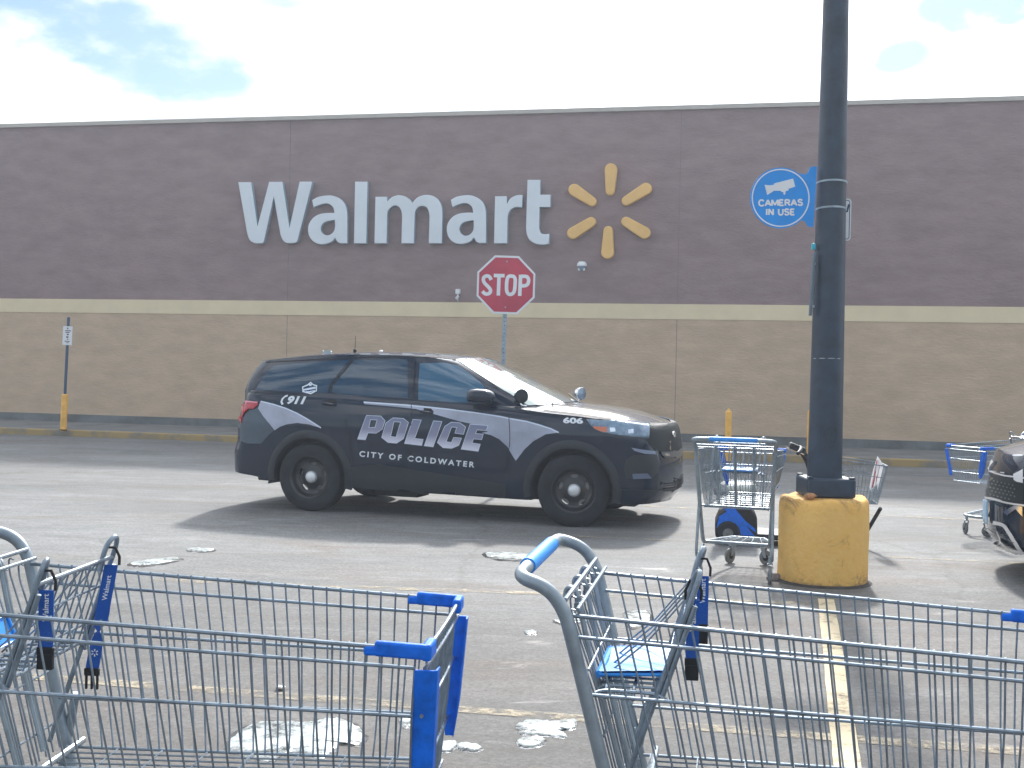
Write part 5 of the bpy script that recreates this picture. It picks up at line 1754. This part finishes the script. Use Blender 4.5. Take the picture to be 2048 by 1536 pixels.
SB.poly(f7([(715, 595), (850, 620), (1045, 645), (1055, 690), (900, 680), (760, 640)]), 'lamp_strip', M_.setdefault('grey_trim', mat('grey_trim', (.22, .27, .38), .35)), eps=.007, mirror=True)
SB.poly(f7([(730, 960), (940, 955), (1000, 1025), (740, 1035)]), 'fog_lamp', M_.setdefault('grey_trim2', mat('grey_trim_dark', (.12, .16, .24), .3)), eps=.008, mirror=True)
for k in range(4):
    y = 1075 + 33 * k
    SB.poly(f7([(1160, y + 20), (1300, y - 5 + 8), (1470, y - 60), (1470, y - 45), (1300, y + 20), (1160, y + 32)]), 'intake_slat', M_['seam'], eps=.007, mirror=True)
SB.line(f7([(440, 1175), (700, 1185), (1100, 1195), (1300, 1165), (1478, 1085)]), 2.4, 'bumper_lip', M_['plastic'], eps=.012, mirror=True)
SB.line(c2_([(470, 520), (700, 545), (1000, 575), (1250, 590), (1460, 608), (1640, 600)]), 1.2, 'hood_seam', M_['seam'], eps=.004)
# ---- mirrors
def mirror_(sy):
    t = empty('door_mirror', (2.03, sy * 1.0, 1.34)); t.parent = SUV
    mb = MB()
    prof = [(-.13, .02, .03), (-.125, .055, .062), (-.10, .078, .078), (-.03, .088, .085), (.05, .082, .078), (.10, .055, .055), (.125, .012, .015)]
    V = []; k = 20
    for (x, ry, rz_) in prof:
        for i in range(k):
            a = 2 * PI * i / k
            ca, sa = math.cos(a), math.sin(a)
            e = .75
            V.append((x * 1.15, sy * ry * 1.5 * math.copysign(abs(ca) ** e, ca), rz_ * math.copysign(abs(sa) ** e, sa)))
    mb.add(V, [(i * k + j, i * k + (j + 1) % k, (i + 1) * k + (j + 1) % k, (i + 1) * k + j) for i in range(len(prof) - 1) for j in range(k)] + [tuple(range(k)), tuple(range((len(prof) - 1) * k, len(prof) * k))[::-1]])
    mb.build('shell', M_['paint'], t)
    mb = MB(); mb.box((0, -sy * .12, -.075), (.10, .16, .035)); mb.build('arm', M_['plastic'], t, bevel=.012)
    return t
mirror_(-1); mirror_(1)
# ---- spotlights on the pillars
def spot(px, py, base_local, toward):
    sy = 1 if base_local[1] > 0 else -1
    yy = (R3 @ Vector(base_local) + SUV.location).y
    pw = at_depth(px, py, yy)
    t = empty('spotlight', SUV.matrix_world.inverted() @ pw); t.parent = SUV
    loc = t.location
    mb = MB()
    mb.lathe([(.001, -.075), (.03, -.07), (.055, -.048), (.070, -.015), (.075, .02), (.077, .035), (.070, .040)], 28, 'x', cap=False)
    o_ = mb.build('housing', M_['paint'] if sy < 0 else M_['chrome'], t); o_.rotation_euler = toward
    mb = MB(); mb.lathe([(.001, .046), (.04, .043), (.070, .036)], 28, 'x', cap=False)
    o_ = mb.build('lens', M_['plastic'] if sy < 0 else M_['lens'], t); o_.rotation_euler = toward
    mb = MB(); mb.tube(fillet([(0, 0, -.05), (0, 0, -.095), Vector(base_local) - loc], .03, 4), .012, 8)
    mb.build('stem', M_['chrome'], t)
    return t
bpy.context.view_layer.update()
spot(1041, 792, (2.47, -.80, 1.245), (0, 0, -.9))
spot(1159, 787, (2.50, .80, 1.245), (0, 0, -.5))
# ---- roof fittings
def roofpt(px, py, y_loc):
    """local roof point at lateral y_loc in the line of sight of (px,py)"""
    d = SUV.matrix_world.inverted().to_3x3() @ ray(px, py); o_ = SUV.matrix_world.inverted() @ CAM
    t = (y_loc - o_.y) / d.y
    return o_ + d * t
a = roofpt(710, 701, -.15); b = roofpt(711, 672, -.15)
mb = MB(); mb.lathe([(.022, -.03), (.02, .012), (.006, .022)], 14, 'z', (a.x, a.y, a.z)); mb.tube([(a.x, a.y, a.z), (b.x, b.y, b.z)], [.004, .0022], 6)
mb.build('antenna', M_['black'], SUV)
a = roofpt(655, 704, -.1)
mb = MB(); V = []
for k in range(9):
    t = k / 8; x = a.x - .06 + .12 * t; h = .022 * math.sin(PI * min(1, (1 - t) * 1.0) ** .8) if t > 0 else .02
    V += [(x, a.y - .016 * (1 - .5 * t), a.z - .03), (x, a.y - .004, a.z - .0 + h * .9), (x, a.y + .004, a.z + h * .9), (x, a.y + .016, a.z - .03)]
mb.add(V, [(i * 4 + j, i * 4 + j + 1, i * 4 + 5 + j, i * 4 + 4 + j) for i in range(8) for j in range(3)])
mb.build('fin_antenna', M_['galv'], SUV)
a = roofpt(762, 701, -.05)
mb = MB(); mb.lathe([(.025, -.035), (.023, -.004), (.014, .004), (.002, .006)], 16, 'z', (a.x, a.y, a.z)); mb.build('puck_antenna', M_['white'], SUV)

# ================================================================== MOBILITY CART BEHIND THE LAMP POST
MZ = 11.7
o0 = at_depth(1473, 1000, MZ)
mcart = tag(empty('mobility_cart', (o0.x, MZ, 0), -.16), 'blue and black electric mobility cart behind the lamp post with a wire basket', 'mobility cart')
mb = MB()
prof = [(-.20, .07), (-.20, .20), (-.16, .30), (-.05, .36), (.12, .36), (.19, .28), (.20, .07)]
def slab(prof, y0, y1, mb):
    k = len(prof)
    mb.add([(x, y0, z) for x, z in prof] + [(x, y1, z) for x, z in prof], [tuple(range(k))[::-1], tuple(range(k, 2 * k))] + [(i, (i + 1) % k, k + (i + 1) % k, k + i) for i in range(k)])
slab(prof, -.26, .26, mb)
hull = mb.build('rear_housing', M_['black'], mcart, smooth=False, bevel=.02)
mb = MB(); slab([(-.19, .16), (-.17, .27), (-.08, .33), (-.02, .33), (.06, .22), (.17, .10), (-.02, .10), (-.10, .13)], -.272, -.262, mb)
slab([(-.13, .345), (-.03, .365), (.08, .24), (.17, .17), (.185, .13), (.09, .19)], -.274, -.2725, mb)
mb.build('blue_panel', M_['blue'], hull, smooth=False)
mb = MB(); slab([(.15, .06), (.15, .12), (1.05, .10), (1.12, .16), (1.18, .16), (1.18, .06)], -.25, .25, mb)
mb.build('platform', M_['plastic'], mcart, smooth=False, bevel=.012)
mb = MB(); mb.lathe([(.05, .34), (.04, .42), (.05, .47)], 16, 'z', (-.02, 0, 0)); mb.build('seat_post', M_['black'], mcart)
for y in (-.15, .15):
    for x in (-.10, .06):
        mb = MB(); mb.tube([(x, y, .35), (x, y, .50)], .018, 8); mb.build('seat_strut', M_['black'], mcart)
mb = MB(); mb.box((-.01, 0, .535), (.40, .44, .075)); st = mb.build('seat', M_.setdefault('pale_vinyl', mat('pale_vinyl', (.55, .60, .56), .4, var=.1)), mcart, bevel=.03)
mb = MB(); mb.box((-.01, 0, .485), (.42, .46, .03)); mb.build('seat_pan', M_['black'], st, bevel=.01)
mb = MB(); mb.box((-.20, 0, .70), (.06, .42, .26), Matrix.Rotation(-.15, 3, 'Y')); mb.build('backrest', M_['black'], mcart, bevel=.03)
mb = MB(); mb.tube(fillet([(.80, 0, .12), (.76, 0, .45), (.68, 0, .80), (.60, 0, .92)], .1, 6), [.035] * 22 if False else .032, 12)
mb.build('steering_column', M_['black'], mcart)
mb = MB(); mb.box((.565, 0, .935), (.16, .20, .055), Matrix.Rotation(.38, 3, 'Y') @ Matrix.Rotation(PI, 3, 'Z')); hd = mb.build('control_head', M_['black'], mcart, bevel=.015)
mb = MB(); mb.tube(fillet([(.55, -.32, .90), (.58, -.26, .93), (.60, 0, .94), (.58, .26, .93), (.55, .32, .90)], .05, 4), .018, 10); mb.build('handlebar', M_['plastic'], hd)
mb = MB(); mb.box((.545, -.0, .905), (.17, .21, .010), Matrix.Rotation(-.32 * -1, 3, 'Y')); mb.build('trim', M_['chrome'], hd)
mb = MB()
B0 = [(.82, .66), (1.36, .60)]
for y in (-.24, .24):
    mb.tube([(.80, y, .86), (1.38, y, .80)], .006, 6); mb.tube([(.86, y * .9, .44), (1.30, y * .9, .44)], .005, 6)
    mb.tube([(.81, y, .74), (1.36, y, .69)], .004, 6); mb.tube([(.83, y, .58), (1.33, y, .55)], .004, 6)
    for i in range(17):
        u = i / 16; mb.tube([(.80 + .58 * u, y, .86 - .06 * u), (.86 + .44 * u, y * .9, .44)], .0022, 5)
for i in range(13):
    y = -.24 + .48 * i / 12
    mb.tube([(1.38, y, .80), (1.30, y * .9, .44)], .0022, 5); mb.tube([(.80, y, .86), (.86, y * .9, .44)], .0022, 5); mb.tube([(.86, y * .9, .44), (1.30, y * .9, .44)], .0022, 5)
mb.tube([(1.38, -.24, .80), (1.38, .24, .80)], .006, 6); mb.tube([(.80, -.24, .86), (.80, .24, .86)], .006, 6)
mb.tube([(1.30, -.21, .44), (1.30, .21, .44)], .005, 6)
mb.build('basket', M_['steel'], mcart)
mb = MB(); mb.tube([(.95, 0, .12), (1.10, 0, .44)], .025, 8); mb.tube([(1.22, 0, .12), (1.33, -.20, .40)], .018, 8); mb.build('basket_bracket', M_['black'], mcart)
for (x, y) in ((-.08, -.27), (-.08, .27), (1.08, -.24), (1.08, .24)):
    mb = MB(); mb.lathe([(.05, -.035), (.10, -.035), (.115, -.02), (.115, .02), (.10, .035), (.05, .035)], 28, 'y', (x, y, .115))
    wq = mb.build('wheel', M_['rubber'], mcart)
    mb = MB(); mb.lathe([(.002, -.038), (.05, -.036)], 20, 'y', (x, y, .115), cap=False); mb.build('hub_cap', M_['wheel_grey'], wq)
# folded flyer hanging on the front rim of the basket
Fz = 11.45
fl = [(1755, 912), (1764, 922), (1772, 940), (1768, 955), (1762, 975), (1757, 985), (1754, 968), (1748, 975), (1741, 985), (1737, 975), (1740, 955), (1746, 932), (1752, 918)]
def to_plane(L, yd): return [at_depth(x, y, yd) for x, y in L]
P = to_plane(fl, Fz)
c0 = P[0].copy()
def flyer(loop, name, m, parent, off, th):
    V, F = mesh2d([[(p.x - c0.x, p.z - c0.z) for p in to_plane(loop, Fz)]], extrude=th / 2)
    mb = MB(); mb.add([(v[0], off + v[2] + .04 * math.sin(v[0] * 30), v[1]) for v in V], F)
    return mb.build(name, m, parent, smooth=False)
fm = mat('thin_paper', (.85, .86, .88), .6)
_t = fm.node_tree; _b = _t.nodes['Principled BSDF']; _tl = N(_t, 'ShaderNodeBsdfTranslucent'); _tl.inputs[0].default_value = (.85, .85, .86, 1)
_mx = N(_t, 'ShaderNodeMixShader'); _mx.inputs[0].default_value = .5
_t.links.new(_b.outputs[0], _mx.inputs[1]); _t.links.new(_tl.outputs[0], _mx.inputs[2]); _t.links.new(_mx.outputs[0], _t.nodes['Material Output'].inputs[0])
fr = flyer(fl, 'paper_flyer', fm, None, 0, .004); fr.location = c0
tag(fr, 'white folded flyer with red stripes hanging at the front of the mobility cart basket', 'flyer')
for L in ([(1752, 920), (1755, 921), (1747, 960), (1743, 975), (1741, 974), (1745, 955)], [(1757, 920), (1759, 922), (1756, 950), (1751, 965), (1750, 960), (1754, 945)]):
    flyer(L, 'red_stripe', M_['red'], fr, -.004, .002)
flyer([(1742, 978), (1748, 972), (1743, 998), (1736, 1003), (1736, 995)], 'grey_tip', M_['galv'], fr, .004, .004)

# ================================================================== PARKED VEHICLE AT THE RIGHT EDGE
PY = math.radians(163)
pc = tag(empty('parked_car'), 'black parked vehicle with chrome grille trim cut off by the right edge', 'car')
pc.rotation_euler = (0, 0, PY)
PSC = Vector((1, 1, .95)); pc.scale = PSC
hd_ = Vector((math.cos(PY), math.sin(PY), 0))
pc.location = Vector((4.12, 10.35, 0)) - hd_ * 3.905
pbody = body_meshes(pc, M_['paint'], ROUND_OUT)
o = cabin.copy(); o.name = 'cabin'; col.objects.link(o); o.parent = pc
pcab = [c for c in pc.children if c.name.startswith('cabin')][0]
for c in (ws_,):
    o = c.copy(); col.objects.link(o); o.parent = pc
for xc in (0, 3.025):
    for sy in (-1, 1):
        wheel(pc, xc, sy, 0, police=False)
        arch_trim(pc, pbody, xc, sy, M_['paint'], r1=.49)
PS = Surf(pc, [pbody])
e8 = lambda L: [(1780 + x / 4.0415, 840 + y / 4.0415) for x, y in L]
PS.poly(e8([(785, 420), (900, 460), (1030, 480), (1083, 520), (1083, 690), (1020, 670), (900, 645), (790, 610), (770, 560), (772, 470)]), 'grille', M_['mesh_black'], eps=.006)
PS.line(e8([(800, 405), (860, 430), (940, 452), (1030, 462), (1100, 470)]), 3.2, 'grille_trim', M_['satin_silver'], eps=.016)
PS.line(e8([(760, 622), (850, 640), (940, 665), (1010, 678), (1100, 690)]), 3.6, 'grille_trim', M_['satin_silver'], eps=.02)
PS.poly(e8([(760, 440), (775, 395), (845, 322), (852, 345), (800, 405), (782, 450)]), 'hood_glint', M_['satin_silver'], eps=.02)  # silver patch paints the white glint on the hood edge
PS.poly(e8([(1015, 440), (1090, 400), (1090, 510), (1040, 500), (1018, 485)]), 'headlight', M_['satin_silver'], eps=.022)  # silver patch paints the white highlight of the hood corner
for r_ in range(5):
    for c_ in range(7):
        x_, y_ = 812 + c_ * 30 + (r_ % 2) * 15, 478 + r_ * 30 + c_ * 7
        if x_ < 1010 and y_ < 640: PS.poly(e8([(x_, y_ + 8), (x_ + 9, y_), (x_ + 18, y_ + 9), (x_ + 10, y_ + 17)]), 'grille_stud', M_['dark_silver'], eps=.012, step=0)
lp_ = PS.poly(e8([(752, 640), (822, 650), (822, 850), (755, 800)]), 'licence_plate', M_.setdefault('plate', mat('plate_face', (.42, .55, .66), .4, c2=(.16, .36, .58), scale=22)), eps=.03, thick=.004)
PS.poly(e8([(740, 635), (752, 640), (755, 805), (738, 800)]), 'plate_bracket', M_['black'], eps=.026)
PS.line(e8([(850, 830), (930, 850), (970, 900), (1020, 980), (1083, 1075)]), 7.0, 'bumper_chrome', M_['satin_silver'], smooth_=True, eps=.02)
PS.line(e8([(735, 905), (800, 970), (900, 1025), (1020, 1055), (1100, 1075)]), 11.0, 'lower_lip', M_['satin_silver'], smooth_=True, eps=.03)
PS.line(e8([(790, 1010), (850, 1060), (930, 1085), (1010, 1125)]), 4.0, 'skid_trim', M_['satin_silver'], smooth_=True, eps=.03)
PS.line(e8([(770, 870), (850, 925), (960, 960), (1020, 990)]), 1.5, 'intake_bar', M_['dark_silver'], smooth_=True, eps=.02)
PS.poly(e8([(930, 740), (1020, 690), (1083, 700), (1083, 780), (1030, 720), (960, 770)]), 'lamp_surround', M_['chrome'], eps=.02)
PS.poly(e8([(825, 468), (850, 465), (855, 482), (832, 486)]), 'badge', M_['chrome'], eps=.02)

# ---- added thin volume stands in for the milky glare of the windscreen
mb = MB(); mb.box((0, 0, 4.35), (2500, 2500, 10.9))
hz = mb.build('glare_veil', M_['black'], smooth=False)
hm = bpy.data.materials.new('glare_veil'); hm.use_nodes = True
t = hm.node_tree
for n in list(t.nodes):
    if n.type != 'OUTPUT_MATERIAL': t.nodes.remove(n)
pv = N(t, 'ShaderNodeVolumePrincipled')
pv.inputs['Color'].default_value = (0.80, 0.88, 1.0, 1)
pv.inputs['Density'].default_value = 0.0023
pv.inputs['Anisotropy'].default_value = 0.35
t.links.new(pv.outputs[0], [n for n in t.nodes if n.type == 'OUTPUT_MATERIAL'][0].inputs['Volume'])
hz.data.materials.clear(); hz.data.materials.append(hm)
hz['kind'] = 'stuff'
